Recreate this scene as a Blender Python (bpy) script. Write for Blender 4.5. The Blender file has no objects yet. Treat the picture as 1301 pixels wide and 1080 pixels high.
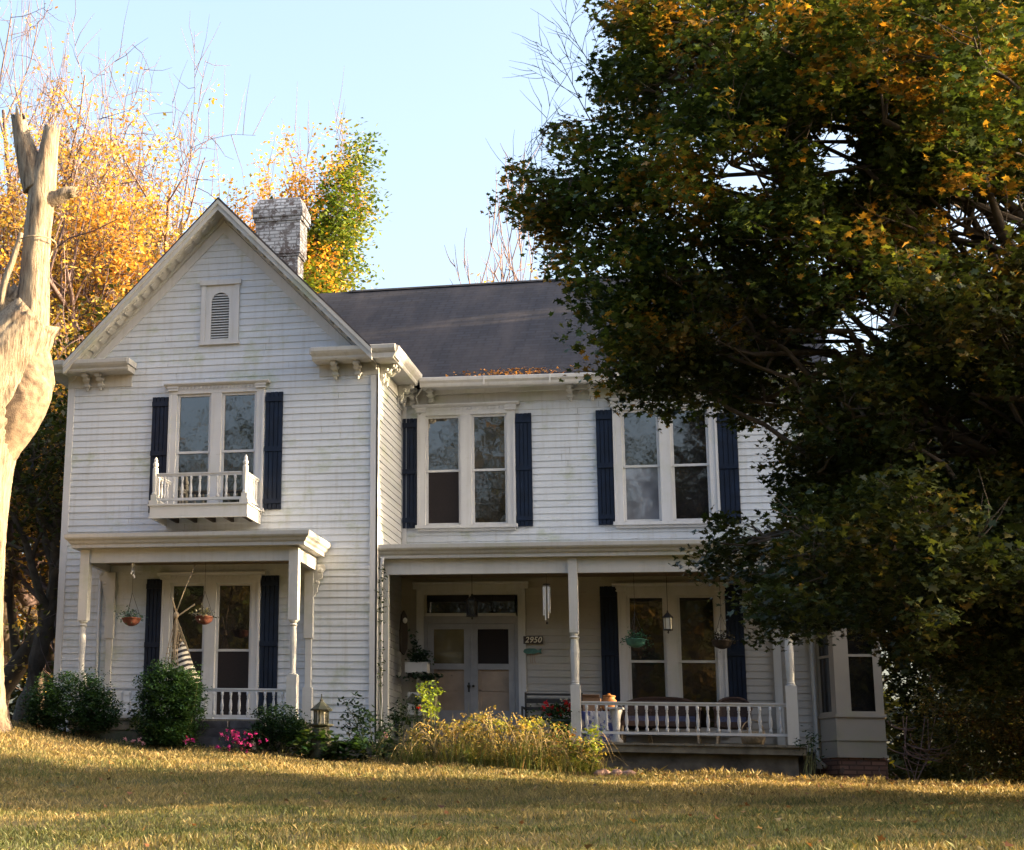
import bpy, math, random
import numpy as np
from mathutils import Vector, Matrix
R = math.radians
S = bpy.context.scene
COL = S.collection

# ------------------------------------------------------------------ camera
F, PX, PY = 2317.225, 254.048, 416.492          # pixels of the 1301 x 1080 photograph
CAM_R = (1.838, -0.03144, 0.30558)
CAM_P = (6.42603, -29.60586, -1.11452)
cd = bpy.data.cameras.new('camera'); cam = bpy.data.objects.new('camera', cd); COL.objects.link(cam)
cd.sensor_fit = 'HORIZONTAL'; cd.sensor_width = 36.0; cd.lens = F/1301*36
cd.shift_x = (650.5-PX)/1301; cd.shift_y = (PY-540)/1301
cd.clip_start = 0.1; cd.clip_end = 3000
cam.location = CAM_P; cam.rotation_euler = CAM_R
S.camera = cam
# ------------------------------------------------------------------ sky, sun, exposure
SUN_AZ, SUN_EL = R(5), R(14)                     # azimuth from +X towards +Y
sd = Vector((math.cos(SUN_EL)*math.cos(SUN_AZ), math.cos(SUN_EL)*math.sin(SUN_AZ), math.sin(SUN_EL)))
W = bpy.data.worlds.new('World'); S.world = W; W.use_nodes = True
nt = W.node_tree; nt.nodes.clear()
sky = nt.nodes.new('ShaderNodeTexSky'); sky.sky_type = 'NISHITA'; sky.sun_disc = False
sky.sun_elevation = SUN_EL; sky.sun_rotation = math.pi/2-SUN_AZ
sky.air_density = 0.9; sky.dust_density = 9.0; sky.ozone_density = 0.8; sky.altitude = 200
bg = nt.nodes.new('ShaderNodeBackground'); bg.inputs[1].default_value = 0.15
wo = nt.nodes.new('ShaderNodeOutputWorld')
nt.links.new(sky.outputs[0], bg.inputs[0]); nt.links.new(bg.outputs[0], wo.inputs[0])
sl = bpy.data.lights.new('sun', 'SUN'); sl.energy = 4.4; sl.angle = R(0.5); sl.color = (1.0, 0.74, 0.44)
so = bpy.data.objects.new('sun', sl); COL.objects.link(so)
so.rotation_euler = sd.to_track_quat('Z', 'Y').to_euler(); so.location = (30, 2, 20)
S.view_settings.view_transform = 'Standard'; S.view_settings.look = 'None'
S.view_settings.gamma = 1; S.view_settings.exposure = 2.4
try:
    S.cycles.max_bounces = 6; S.cycles.transparent_max_bounces = 8; S.cycles.use_denoising = True
except Exception: pass

# ------------------------------------------------------------------ helpers
rnd = random.Random(7)
RNG = np.random.default_rng(11)
def tag(o, label=None, cat=None, group=None, kind=None):
    if label: o['label'] = label
    if cat: o['category'] = cat
    if group: o['group'] = group
    if kind: o['kind'] = kind
    return o
def empty(name, loc, label, cat, group=None, rz=0):
    o = bpy.data.objects.new(name, None); COL.objects.link(o); o.location = loc; o.rotation_euler = (0, 0, rz)
    o.empty_display_size = 0.2
    return tag(o, label, cat, group)
class MB:
    def __init__(s): s.v = []; s.f = []; s.smooth = False
    def add(s, vs, fs, M=None):
        b = len(s.v)
        if M is not None: vs = [tuple(M @ Vector(v)) for v in vs]
        s.v += [tuple(v) for v in vs]; s.f += [tuple(i+b for i in f) for f in fs]
        return s
    def box(s, x0, x1, y0, y1, z0, z1, M=None):
        return s.add([(x0,y0,z0),(x1,y0,z0),(x1,y1,z0),(x0,y1,z0),(x0,y0,z1),(x1,y0,z1),(x1,y1,z1),(x0,y1,z1)],
                     [(0,3,2,1),(4,5,6,7),(0,1,5,4),(1,2,6,5),(2,3,7,6),(3,0,4,7)], M)
    def prism(s, poly, axis, a, b, M=None):
        # poly: 2D points in the plane perpendicular to axis, extruded from a to b
        n = len(poly)
        def P(p, t):
            return {'x': (t, p[0], p[1]), 'y': (p[0], t, p[1]), 'z': (p[0], p[1], t)}[axis]
        vs = [P(p, a) for p in poly]+[P(p, b) for p in poly]
        fs = [tuple(range(n))[::-1], tuple(range(n, 2*n))]+[(i, (i+1) % n, n+(i+1) % n, n+i) for i in range(n)]
        return s.add(vs, fs, M)
    def tube(s, pts, rad, n=6, cap=True):
        pts = [Vector(p) for p in pts]; m = len(pts)
        if not hasattr(rad, '__len__'): rad = [rad]*m
        vs = []; up = Vector((0.13, 0.21, 1)).normalized()
        for i, p in enumerate(pts):
            d = (pts[min(i+1, m-1)]-pts[max(i-1, 0)])
            if d.length < 1e-9: d = Vector((0, 0, 1))
            d.normalize()
            a = d.cross(up)
            if a.length < 0.1: a = d.cross(Vector((1, 0, 0)))
            a.normalize(); c = d.cross(a)
            for k in range(n):
                t = 2*math.pi*k/n
                vs.append(tuple(p+(a*math.cos(t)+c*math.sin(t))*rad[i]))
        fs = [(i*n+k, i*n+(k+1) % n, (i+1)*n+(k+1) % n, (i+1)*n+k) for i in range(m-1) for k in range(n)]
        if cap: fs += [tuple(range(n))[::-1], tuple((m-1)*n+k for k in range(n))]
        return s.add(vs, fs)
    def lathe(s, prof, x, y, n=10, z=0):
        # prof: (radius, height)
        vs = []
        for r, h in prof:
            for k in range(n):
                t = 2*math.pi*k/n; vs.append((x+r*math.cos(t), y+r*math.sin(t), z+h))
        m = len(prof)
        fs = [(i*n+k, i*n+(k+1) % n, (i+1)*n+(k+1) % n, (i+1)*n+k) for i in range(m-1) for k in range(n)]
        fs += [tuple(range(n))[::-1], tuple((m-1)*n+k for k in range(n))]
        return s.add(vs, fs)
    def blob(s, c, r, n=8, m=6, jit=0.0):
        vs = []; 
        for i in range(m+1):
            ph = math.pi*i/m
            for k in range(n):
                t = 2*math.pi*k/n; j = 1+rnd.uniform(-jit, jit)
                vs.append((c[0]+r[0]*j*math.sin(ph)*math.cos(t), c[1]+r[1]*j*math.sin(ph)*math.sin(t), c[2]-r[2]*j*math.cos(ph)))
        fs = [(i*n+k, i*n+(k+1) % n, (i+1)*n+(k+1) % n, (i+1)*n+k) for i in range(m) for k in range(n)]
        return s.add(vs, fs)
    def build(s, name, m, parent=None, smooth=False, loc=None, kind=None):
        me = bpy.data.meshes.new(name); me.from_pydata(s.v, [], s.f); me.validate()
        me.materials.append(m)
        if smooth: me.polygons.foreach_set('use_smooth', [True]*len(me.polygons))
        o = bpy.data.objects.new(name, me); COL.objects.link(o)
        if parent is not None: o.parent = parent
        if loc: o.location = loc
        if kind: o['kind'] = kind
        return o

def split(mb, name, mat, parent, starts):
    """build each box of mb (8 vertices each) as a part; starts: index of the first box of every part"""
    nb = len(mb.v)//8; st = list(starts)+[nb]
    for a, b in zip(st[:-1], st[1:]):
        m2 = MB(); m2.v = mb.v[a*8:b*8]; m2.f = [tuple(i-a*8 for i in f) for f in mb.f[a*6:b*6]]; m2.build(name, mat, parent)
# ------------------------------------------------------------------ materials
def new_mat(name):
    m = bpy.data.materials.new(name); m.use_nodes = True; return m, m.node_tree, m.node_tree.nodes['Principled BSDF']
def N(nt, t, **k):
    n = nt.nodes.new(t)
    for a, b in k.items():
        if a.startswith('_'): setattr(n, a[1:], b)
        else: n.inputs[a.replace('__', ' ')].default_value = b
    return n
def mix(nt, fac, a, b, mode='MIX'):
    n = nt.nodes.new('ShaderNodeMix'); n.data_type = 'RGBA'; n.blend_type = mode
    for sock, v in ((0, fac), (6, a), (7, b)):
        if isinstance(v, (int, float)): n.inputs[sock].default_value = v
        elif isinstance(v, tuple): n.inputs[sock].default_value = v if len(v) == 4 else v+(1,)
        else: nt.links.new(v, n.inputs[sock])
    return n.outputs[2]
def ramp(nt, src, stops):
    n = nt.nodes.new('ShaderNodeValToRGB'); e = n.color_ramp.elements
    while len(e) < len(stops): e.new(0.5)
    for i, (p, c) in enumerate(stops):
        e[i].position = p; e[i].color = c if len(c) == 4 else tuple(c)+(1,)
    nt.links.new(src, n.inputs[0]); return n.outputs[0]
def coords(nt, scale=(1, 1, 1), out='Object', rot=(0, 0, 0)):
    tc = nt.nodes.new('ShaderNodeTexCoord'); mp = nt.nodes.new('ShaderNodeMapping')
    mp.inputs['Scale'].default_value = scale; mp.inputs['Rotation'].default_value = rot
    nt.links.new(tc.outputs[out], mp.inputs[0]); return mp.outputs[0]
def noise(nt, vec, scale, detail=4, rough=0.55):
    n = N(nt, 'ShaderNodeTexNoise'); n.inputs['Scale'].default_value = scale; n.inputs['Detail'].default_value = detail
    n.inputs['Roughness'].default_value = rough; nt.links.new(vec, n.inputs['Vector']); return n.outputs[0]
def bump(nt, src, bs, strength=0.3, dist=0.01):
    b = N(nt, 'ShaderNodeBump'); b.inputs['Strength'].default_value = strength; b.inputs['Distance'].default_value = dist
    nt.links.new(src, b.inputs['Height']); nt.links.new(b.outputs[0], bs.inputs['Normal'])
W1 = (1, 1, 1, 1); K1 = (0, 0, 0, 1)
def mat_simple(name, c, rough=0.6, var=0.15, scale=6, spec=0.5, metal=0, bmp=0.0, c2=None):
    m, nt, bs = new_mat(name)
    v = coords(nt); n = noise(nt, v, scale)
    d = c2 if c2 else tuple(x*(1-var*2) for x in c)
    col = ramp(nt, n, [(0.3, d), (0.7, c)])
    nt.links.new(col, bs.inputs['Base Color']); bs.inputs['Roughness'].default_value = rough
    bs.inputs['Specular IOR Level'].default_value = spec; bs.inputs['Metallic'].default_value = metal
    if bmp: bump(nt, noise(nt, v, scale*5), bs, bmp)
    return m
def mat_paint(name, c, algae=0.0, streak=0.25, boards=False, worn=0.3):
    """weathered house paint: board to board tint, grime streaks, chips to grey wood, green algae"""
    m, nt, bs = new_mat(name)
    v = coords(nt); L = nt.links
    big = noise(nt, v, 0.9, 5); col = mix(nt, ramp(nt, big, [(0.35, K1), (0.7, W1)]), tuple(x*0.86 for x in c), c)
    if boards:
        sx = nt.nodes.new('ShaderNodeSeparateXYZ'); L.new(v, sx.inputs[0])
        mt = nt.nodes.new('ShaderNodeMath'); mt.operation = 'DIVIDE'; mt.inputs[1].default_value = 0.1165; L.new(sx.outputs[2], mt.inputs[0])
        fl = nt.nodes.new('ShaderNodeMath'); fl.operation = 'FLOOR'; L.new(mt.outputs[0], fl.inputs[0])
        wn = nt.nodes.new('ShaderNodeTexWhiteNoise'); wn.noise_dimensions = '1D'; L.new(fl.outputs[0], wn.inputs['W'])
        col = mix(nt, 0.5, col, ramp(nt, wn.outputs[0], [(0.0, tuple(x*0.84 for x in c)), (1, c)]))
    st = noise(nt, coords(nt, (7, 7, 0.55)), 1.6, 5, 0.65)
    col = mix(nt, ramp(nt, st, [(0.50, K1), (0.78, (streak,)*3)]), col, (0.30, 0.28, 0.24))
    ch = noise(nt, coords(nt, (1.2, 1.2, 9)), 3.3, 8, 0.72)
    col = mix(nt, ramp(nt, ch, [(0.62, K1), (0.68, (worn,)*3)]), col, (0.20, 0.18, 0.16))
    if algae:
        al = noise(nt, coords(nt, (1, 1, 1.3)), 1.15, 6, 0.7)
        col = mix(nt, ramp(nt, al, [(0.53, K1), (0.70, (algae,)*3)]), col, (0.26, 0.31, 0.13))
    L.new(col, bs.inputs['Base Color']); bs.inputs['Roughness'].default_value = 0.55
    bs.inputs['Specular IOR Level'].default_value = 0.3
    bump(nt, noise(nt, coords(nt, (3, 3, 12)), 14, 4), bs, 0.25, 0.004)
    return m
M = {}
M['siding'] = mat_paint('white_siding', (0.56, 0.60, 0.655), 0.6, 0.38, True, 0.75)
M['siding_side_shade'] = mat_paint('shaded_side_siding', (0.36, 0.38, 0.41), 0.5, 0.5, True, 0.6)  # darker copy of the siding; the inner wall's shade is in the colour
M['siding_porch_shade'] = mat_paint('porch_siding_shaded', (0.40, 0.385, 0.36), 0.2, 0.35, True, 0.4)  # darker tan copy of the siding; porch shade is put into the colour
M['baypaint_shade'] = mat_paint('bay_paint_shaded', (0.33, 0.30, 0.26), 0.3, 0.5)  # darkened tan; the bay's deep shade is put into the colour
M['trim'] = mat_paint('white_trim', (0.55, 0.56, 0.58), 0.2, 0.35)
M['cornice'] = mat_paint('old_cornice', (0.45, 0.45, 0.44), 0.45, 0.7)
M['gutter'] = mat_paint('gutter_paint', (0.58, 0.57, 0.56), 0.2, 0.4)
M['porchpaint'] = mat_paint('porch_paint', (0.51, 0.515, 0.51), 0.3, 0.3)
M['ceiling'] = mat_simple('porch_ceiling', (0.26, 0.19, 0.12), 0.7, 0.2, 3)  # darkened along with the porch wall; shade is part of this colour
M['deck'] = mat_simple('deck_wood', (0.20, 0.18, 0.14), 0.8, 0.3, 5, bmp=0.3)
M['navy'] = mat_simple('navy_paint', (0.004, 0.012, 0.034), 0.5, 0.25, 7, spec=0.25)
M['darkwood'] = mat_simple('dark_wood', (0.035, 0.025, 0.02), 0.7, 0.2, 8)
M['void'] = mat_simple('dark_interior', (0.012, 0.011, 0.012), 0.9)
M['screen'] = mat_simple('insect_screen', (0.018, 0.013, 0.014), 0.7, 0.2, 60, spec=0.3)
M['doorgrey'] = mat_simple('grey_door_paint', (0.29, 0.295, 0.32), 0.5, 0.12, 4)
M['doorwood'] = mat_simple('brown_door', (0.36, 0.27, 0.20), 0.5, 0.2, 3)
M['black'] = mat_simple('black_iron', (0.015, 0.014, 0.014), 0.5)
M['terracotta'] = mat_simple('terracotta', (0.16, 0.05, 0.03), 0.75, 0.2, 8)
M['orangepot'] = mat_simple('orange_pot', (0.50, 0.19, 0.04), 0.6, 0.3, 9)
M['teal'] = mat_simple('teal_paint', (0.06, 0.20, 0.17), 0.55, 0.25, 14)
M['card'] = mat_simple('cardboard', (0.33, 0.20, 0.12), 0.85, 0.1, 5)
M['rope'] = mat_simple('rope', (0.38, 0.30, 0.20), 0.9, 0.2, 30)
M['whitemetal'] = mat_simple('white_metal', (0.75, 0.75, 0.74), 0.35, 0.05)
M['stone'] = mat_simple('foundation_stone', (0.16, 0.145, 0.13), 0.9, 0.35, 3.5, bmp=0.6)
M['slate'] = mat_simple('dark_slate', (0.07, 0.07, 0.085), 0.8, 0.4, 5, bmp=0.6)
M['wicker'] = mat_simple('dark_wicker', (0.055, 0.028, 0.022), 0.7, 0.3, 40, bmp=0.5)
M['mossy'] = mat_simple('mossy_timber', (0.075, 0.07, 0.055), 0.85, 0.35, 14, bmp=0.5, c2=(0.035, 0.045, 0.02))
M['signboard'] = mat_simple('brown_signboard', (0.045, 0.025, 0.015), 0.5)
M['cream'] = mat_simple('cream_letters', (0.75, 0.70, 0.55), 0.5, 0.05)
M['greypaint'] = mat_simple('weathered_grey', (0.30, 0.29, 0.27), 0.8, 0.2, 6)
M['lantern_glass'] = mat_simple('frosted_lantern_glass', (0.55, 0.52, 0.42), 0.15, 0.1, 4)
M['greenpot'] = mat_simple('dark_green_pot', (0.02, 0.045, 0.03), 0.4)
M['bluefloral'] = None

def mat_glass(name, c=(0.014, 0.013, 0.013), ior=2.0, curtain=None):
    m, nt, bs = new_mat(name); L = nt.links
    v = coords(nt)
    n = noise(nt, v, 1.2, 3)
    col = ramp(nt, n, [(0.4, tuple(x*0.6 for x in c)), (0.7, tuple(x*1.6 for x in c))])
    L.new(col, bs.inputs['Base Color']); bs.inputs['Roughness'].default_value = 0.03
    bs.inputs['IOR'].default_value = ior
    b = N(nt, 'ShaderNodeBump'); b.inputs['Strength'].default_value = 0.35; b.inputs['Distance'].default_value = 0.004
    L.new(noise(nt, v, 3.0, 2), b.inputs['Height']); L.new(b.outputs[0], bs.inputs['Normal'])
    return m
M['glass'] = mat_glass('old_window_glass')
M['glass_pale'] = mat_glass('pale_sky_glass', (0.17, 0.18, 0.21))  # sky reflection put into the pane's pale base colour
M['glass_amber'] = mat_glass('glass_over_curtain', (0.13, 0.105, 0.06), 1.8)

def mat_shingle():
    m, nt, bs = new_mat('asphalt_shingles'); L = nt.links
    tc = nt.nodes.new('ShaderNodeTexCoord')
    br = N(nt, 'ShaderNodeTexBrick'); br.offset = 0.5
    L.new(tc.outputs['UV'], br.inputs['Vector']); br.inputs['Scale'].default_value = 1.0
    br.inputs['Brick Width'].default_value = 0.30; br.inputs['Row Height'].default_value = 0.14
    br.inputs['Mortar Size'].default_value = 0.018; br.inputs['Mortar Smooth'].default_value = 0.2; br.inputs['Bias'].default_value = -0.1
    br.inputs['Color1'].default_value = (0.010, 0.011, 0.019, 1); br.inputs['Color2'].default_value = (0.021, 0.023, 0.035, 1)
    br.inputs['Mortar'].default_value = (0.006, 0.006, 0.009, 1)
    v = coords(nt)
    col = mix(nt, ramp(nt, noise(nt, coords(nt, (1.6, 0.35, 0.35)), 1.3, 6, 0.65), [(0.42, K1), (0.66, (0.65,)*3)]), br.outputs[0], (0.050, 0.042, 0.045))
    col = mix(nt, ramp(nt, noise(nt, v, 40, 3), [(0.4, K1), (0.8, (0.4,)*3)]), col, (0.030, 0.029, 0.034))
    L.new(col, bs.inputs['Base Color']); bs.inputs['Roughness'].default_value = 0.9
    bump(nt, br.outputs[1], bs, -1.0, 0.03)
    return m
M['shingle'] = mat_shingle()
def mat_brickwhite(name, paint=(0.52, 0.53, 0.56), brick=(0.10, 0.08, 0.075), thr=0.485):
    m, nt, bs = new_mat(name); L = nt.links
    tc = nt.nodes.new('ShaderNodeTexCoord')
    br = N(nt, 'ShaderNodeTexBrick'); L.new(tc.outputs['UV'], br.inputs['Vector']); br.inputs['Scale'].default_value = 1.0
    br.inputs['Brick Width'].default_value = 0.22; br.inputs['Row Height'].default_value = 0.072; br.inputs['Mortar Size'].default_value = 0.012
    br.inputs['Color1'].default_value = paint+(1,); br.inputs['Color2'].default_value = tuple(x*0.72 for x in paint)+(1,)
    br.inputs['Mortar'].default_value = tuple(x*0.35 for x in paint)+(1,)
    v = coords(nt)
    col = mix(nt, ramp(nt, noise(nt, v, 7, 8, 0.75), [(thr, K1), (thr+0.06, W1)]), br.outputs[0], brick)
    col = mix(nt, ramp(nt, noise(nt, v, 2.5, 4, 0.6), [(0.45, K1), (0.7, (0.55,)*3)]), col, tuple(x*0.45 for x in paint))
    L.new(col, bs.inputs['Base Color']); bs.inputs['Roughness'].default_value = 0.9
    bump(nt, br.outputs[1], bs, -0.7, 0.02); return m
M['chimney'] = mat_brickwhite('peeling_painted_brick')
M['brick'] = mat_brickwhite('foundation_brick', (0.22, 0.12, 0.09), (0.10, 0.07, 0.06), 0.55)

def mat_leaf(name, transl=0.4, rough=0.45):
    m, nt, bs = new_mat(name); L = nt.links
    at = nt.nodes.new('ShaderNodeAttribute'); at.attribute_name = 'col'
    L.new(at.outputs['Color'], bs.inputs['Base Color']); bs.inputs['Roughness'].default_value = rough
    bs.inputs['Specular IOR Level'].default_value = 0.35
    tr = nt.nodes.new('ShaderNodeBsdfTranslucent')
    br = mix(nt, 1.0, at.outputs['Color'], (1.25, 1.15, 0.55), 'MULTIPLY'); L.new(br, tr.inputs[0])
    mx = nt.nodes.new('ShaderNodeMixShader'); mx.inputs[0].default_value = transl
    L.new(bs.outputs[0], mx.inputs[1]); L.new(tr.outputs[0], mx.inputs[2])
    L.new(mx.outputs[0], nt.nodes['Material Output'].inputs[0]); return m
M['leaf'] = mat_leaf('leaves')
M['grassblade'] = mat_leaf('grass_blades', 0.3, 0.6)
M['bark'] = mat_simple('tree_bark', (0.10, 0.075, 0.055), 0.9, 0.3, 6, bmp=0.8)
M['twig'] = mat_simple('pale_twigs', (0.17, 0.115, 0.11), 0.85, 0.2, 5)
M['straw'] = mat_simple('straw', (.42, .31, .13), .9, .3, 6)
M['stem'] = mat_simple('plant_stems', (0.10, 0.11, 0.04), 0.8)

def add_uv(o, fn):
    """fn(co, normal) -> (u, v) in metres"""
    me = o.data; uv = me.uv_layers.new(name='UVMap')
    for p in me.polygons:
        for li in p.loop_indices:
            uv.data[li].uv = fn(me.vertices[me.loops[li].vertex_index].co, p.normal)

# ------------------------------------------------------------------ leaves
SHAPES = {
 'maple': np.array([(0,-.5),(.13,-.22),(.48,-.28),(.34,-.02),(.52,.22),(.2,.2),(0,.55),(-.2,.2),(-.52,.22),(-.34,-.02),(-.48,-.28),(-.13,-.22)]),
 'oval': np.array([(0,-.5),(.22,-.1),(.18,.25),(0,.5),(-.18,.25),(-.22,-.1)]),
 'quad': np.array([(-.08,-.5),(.3,0),(0,.5),(-.3,0)]),
 'star': np.array([(0,-.45),(.16,-.12),(.5,-.05),(.2,.15),(0,.55),(-.2,.15),(-.5,-.05),(-.16,-.12)]),
}
def leaf_mesh(name, pts, size, cols, mat, parent=None, shape='quad', flat=0.5, droop=0.25, rng=RNG, kind=None):
    """one mesh of many leaf-sized faces; flat: how far the blades lie towards horizontal"""
    pts = np.asarray(pts, dtype=np.float64); n = len(pts); T = SHAPES[shape]; k = len(T)
    size = np.broadcast_to(np.asarray(size, dtype=np.float64), (n,))
    nz = rng.normal(size=(n, 3)); nz[:, 2] += flat*3*np.sign(nz[:, 2]+1e-9); nz /= np.linalg.norm(nz, axis=1)[:, None]
    t = rng.normal(size=(n, 3)); t -= (t*nz).sum(1)[:, None]*nz; t[:, 2] -= droop*2; t -= (t*nz).sum(1)[:, None]*nz
    t /= np.linalg.norm(t, axis=1)[:, None]+1e-9
    b = np.cross(nz, t)
    z = -0.35*np.abs(T[:, 0])
    P = pts[:, None, :] + size[:, None, None]*(T[None, :, 0, None]*b[:, None, :] + T[None, :, 1, None]*t[:, None, :] + z[None, :, None]*nz[:, None, :])
    me = bpy.data.meshes.new(name); me.vertices.add(n*k); me.vertices.foreach_set('co', P.astype(np.float32).ravel())
    me.loops.add(n*k); me.loops.foreach_set('vertex_index', np.arange(n*k, dtype=np.int32))
    me.polygons.add(n); me.polygons.foreach_set('loop_start', np.arange(0, n*k, k, dtype=np.int32))
    me.polygons.foreach_set('loop_total', np.full(n, k, dtype=np.int32))
    me.update(calc_edges=True)
    ca = me.color_attributes.new('col', 'FLOAT_COLOR', 'POINT')
    c4 = np.ones((n, k, 4), dtype=np.float32); c4[:, :, :3] = np.asarray(cols, dtype=np.float32)[:, None, :]
    ca.data.foreach_set('color', c4.ravel())
    me.materials.append(mat)
    o = bpy.data.objects.new(name, me); COL.objects.link(o)
    if parent is not None: o.parent = parent
    if kind: o['kind'] = kind
    return o
def vnoise(p, s, seed=0):
    """cheap smooth 3-D pseudo-noise, -1..1"""
    r = np.random.default_rng(seed); out = np.zeros(len(p))
    for i in range(5):
        d = r.normal(size=3)*s*(1+i*0.7); out += np.sin(p@d+r.uniform(0, 6.28))/(1+i*0.4)
    return out/2.6
def palette(n, cols, w, rng=RNG, var=0.25, key=None):
    """pick colours; key (n,) in 0..1 biases the choice so colours clump"""
    cols = np.array(cols); w = np.array(w, dtype=float); w /= w.sum(); cs = np.cumsum(w)
    u = rng.random(n) if key is None else np.clip(key+rng.normal(size=n)*0.13, 0, 0.999)
    idx = np.minimum(np.searchsorted(cs, u), len(cols)-1)
    c = cols[idx]*(1+rng.normal(size=(n, 1))*var)
    return np.clip(c, 0.004, 0.95)
def shell_points(blobs, density, clump=0.28, per=26, rng=RNG, inner=0.55, keep=None):
    """leaf positions in clumps through the outer part of ellipsoids (cx,cy,cz,rx,ry,rz)"""
    out = []; cl = []
    for b in blobs:
        c = np.array(b[:3]); r = np.array(b[3:6]) if len(b) > 4 else np.array([b[3]]*3)
        area = 4*math.pi*((r[0]*r[1]+r[1]*r[2]+r[0]*r[2])/3)
        m = max(3, int(area*density/per))
        d = rng.normal(size=(m, 3)); d /= np.linalg.norm(d, axis=1)[:, None]
        rr = inner+(1.04-inner)*rng.random(m)**0.6+(rng.random(m) < .12)*rng.random(m)*.34
        q = c+d*rr[:, None]*r
        cl.append(q)
    C = np.concatenate(cl)
    if keep is not None: C = C[keep(C)]
    k = len(C); off = rng.normal(size=(k, per, 3)); off = off/np.linalg.norm(off, axis=2)[:, :, None]*(rng.random((k, per, 1))**.45)*1.9*clump*np.array([1, 1, 0.62])*(0.6+0.8*rng.random((k, 1, 1)))
    P = (C[:, None, :]+off).reshape(-1, 3)
    return P, C

# ------------------------------------------------------------------ the ground
CX = [-30, -9, -5.7, -4.9, -3.9, -3.0, -1.7, 0.5, 3.7, 7.6, 9.4, 14, 40]
CZ = [1.2, 0.75, 0.44, 0.33, 0.17, 0.08, 0.02, -0.05, -0.19, -0.22, -0.27, -0.35, -0.6]
def ground_z(x, y):
    x = np.asarray(x, dtype=float); y = np.asarray(y, dtype=float)
    c = np.interp(x, CX, CZ)
    t = np.clip((-2-y)/16, 0, 1)**0.88
    e = -1.36+0.028*np.clip(x, -20, 20)
    z = c-(c-e)*t
    t2 = np.clip((-18-y)/12, 0, 1); z = z-t2*1.38
    back = np.clip((y+2)/1.2, 0, 1); z = z-0.06*back
    far = np.clip((y-12)/60, 0, 1); z = z+far*0.5
    z = z+0.02*np.sin(x*1.7+y*0.6)+0.015*np.sin(x*0.8-y*1.9)
    return z
def gz(x, y): return float(ground_z(x, y))
xs = np.concatenate([np.array([-1500, -600, -200, -90, -50]), np.arange(-30, 30.01, 0.5), np.array([50, 90, 200, 600, 1500])])
ys = np.concatenate([np.array([-1500, -600, -200, -100, -60]), np.arange(-40, 20.01, 0.5), np.array([30, 45, 72, 120, 300, 800, 1500])])
X, Y = np.meshgrid(xs, ys); Z = ground_z(X, Y)
nx, ny = len(xs), len(ys)
me = bpy.data.meshes.new('lawn_ground')
me.from_pydata(np.stack([X, Y, Z], -1).reshape(-1, 3).tolist(), [], [(j*nx+i, j*nx+i+1, (j+1)*nx+i+1, (j+1)*nx+i) for j in range(ny-1) for i in range(nx-1)])
me.polygons.foreach_set('use_smooth', [True]*len(me.polygons))
m, nt, bs = new_mat('dry_lawn_soil'); v = coords(nt)
col = ramp(nt, noise(nt, v, 0.7, 6, 0.65), [(0.35, (0.085, 0.085, 0.03)), (0.6, (0.14, 0.11, 0.05)), (0.8, (0.10, 0.065, 0.035))])
nt.links.new(col, bs.inputs['Base Color']); bs.inputs['Roughness'].default_value = 1; bs.inputs['Specular IOR Level'].default_value = 0.1
bump(nt, noise(nt, v, 9, 5), bs, 0.8, 0.05)
me.materials.append(m); go = bpy.data.objects.new('ground', me); COL.objects.link(go); tag(go, kind='structure')

# ------------------------------------------------------------------ the house
H = empty('house', (0, 0, 0), 'two storey white clapboard farmhouse with navy shutters, steep left gable and two porches', 'house')
EXP = 0.1165
def wall(name, O, U, Nn, u0, u1, z0, z1, openings=(), lim=None, mat='siding', seed=1):
    r = random.Random(seed); mb = MB(); O = Vector(O); U = Vector(U); Nn = Vector(Nn); ZZ = Vector((0, 0, 1))
    def P(u, z, n): return tuple(O+U*u+ZZ*z+Nn*n)
    nrow = int(math.ceil((z1-z0)/EXP))
    for i in range(nrow):
        zb = z0+i*EXP; zt = min(zb+EXP, z1); zm = (zb+zt)/2
        a, b = (u0, u1) if lim is None else lim(zb)
        a2, b2 = (u0, u1) if lim is None else lim(zt)
        if b-a < 0.05: continue
        iv = [(a, b)]
        for (oa, ob, oza, ozb) in openings:
            if oza < zm < ozb:
                nv = []
                for (p, q) in iv:
                    if ob <= p or oa >= q: nv.append((p, q)); continue
                    if oa > p: nv.append((p, oa))
                    if ob < q: nv.append((ob, q))
                iv = nv
        for (p, q) in iv:
            cuts = [p]; t = p+r.uniform(0.8, 4.2)
            while t < q-0.6: cuts.append(t); t += r.uniform(2.2, 4.4)
            cuts.append(q)
            for k in range(len(cuts)-1):
                s, e = cuts[k], cuts[k+1]; g = 0.0015
                sa = s+(g if k else 0); ea = e-(g if k < len(cuts)-2 else 0)
                j1, j2 = r.uniform(-.0022, .0022), r.uniform(-.0022, .0022); no = 0.019+r.uniform(-.0015, .003)
                ts = a2 if (k == 0 and p == a and lim) else sa; te = b2 if (k == len(cuts)-2 and q == b and lim) else ea
                mb.add([P(sa, zb+j1, no), P(ea, zb+j2, no), P(te, zt+.012, .004), P(ts, zt+.012, .004), P(sa, zb+j1, -.01), P(ea, zb+j2, -.01)],
                       [(0, 1, 2, 3), (4, 5, 1, 0)])
    return mb.build(name, M[mat], H)
WB = dict(gl=(0.14, 0.68))       # glass half positions from the window centre
def win_open(xc, zb, zt): return (xc-0.76, xc+0.76, zb-0.06, zt+0.06)
XA, XM1, XM2 = -2.83, 1.17, 4.60
WIN = {'A2': (XA, 4.19, 6.15), 'A1': (XA, 0.66, 2.84), 'M2a': (XM1, 4.19, 6.08), 'M2b': (XM2, 4.19, 6.06), 'M1': (XM2, 0.72, 2.85)}
APX, APZ = -2.78, 9.64
SL = 1.025
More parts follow.
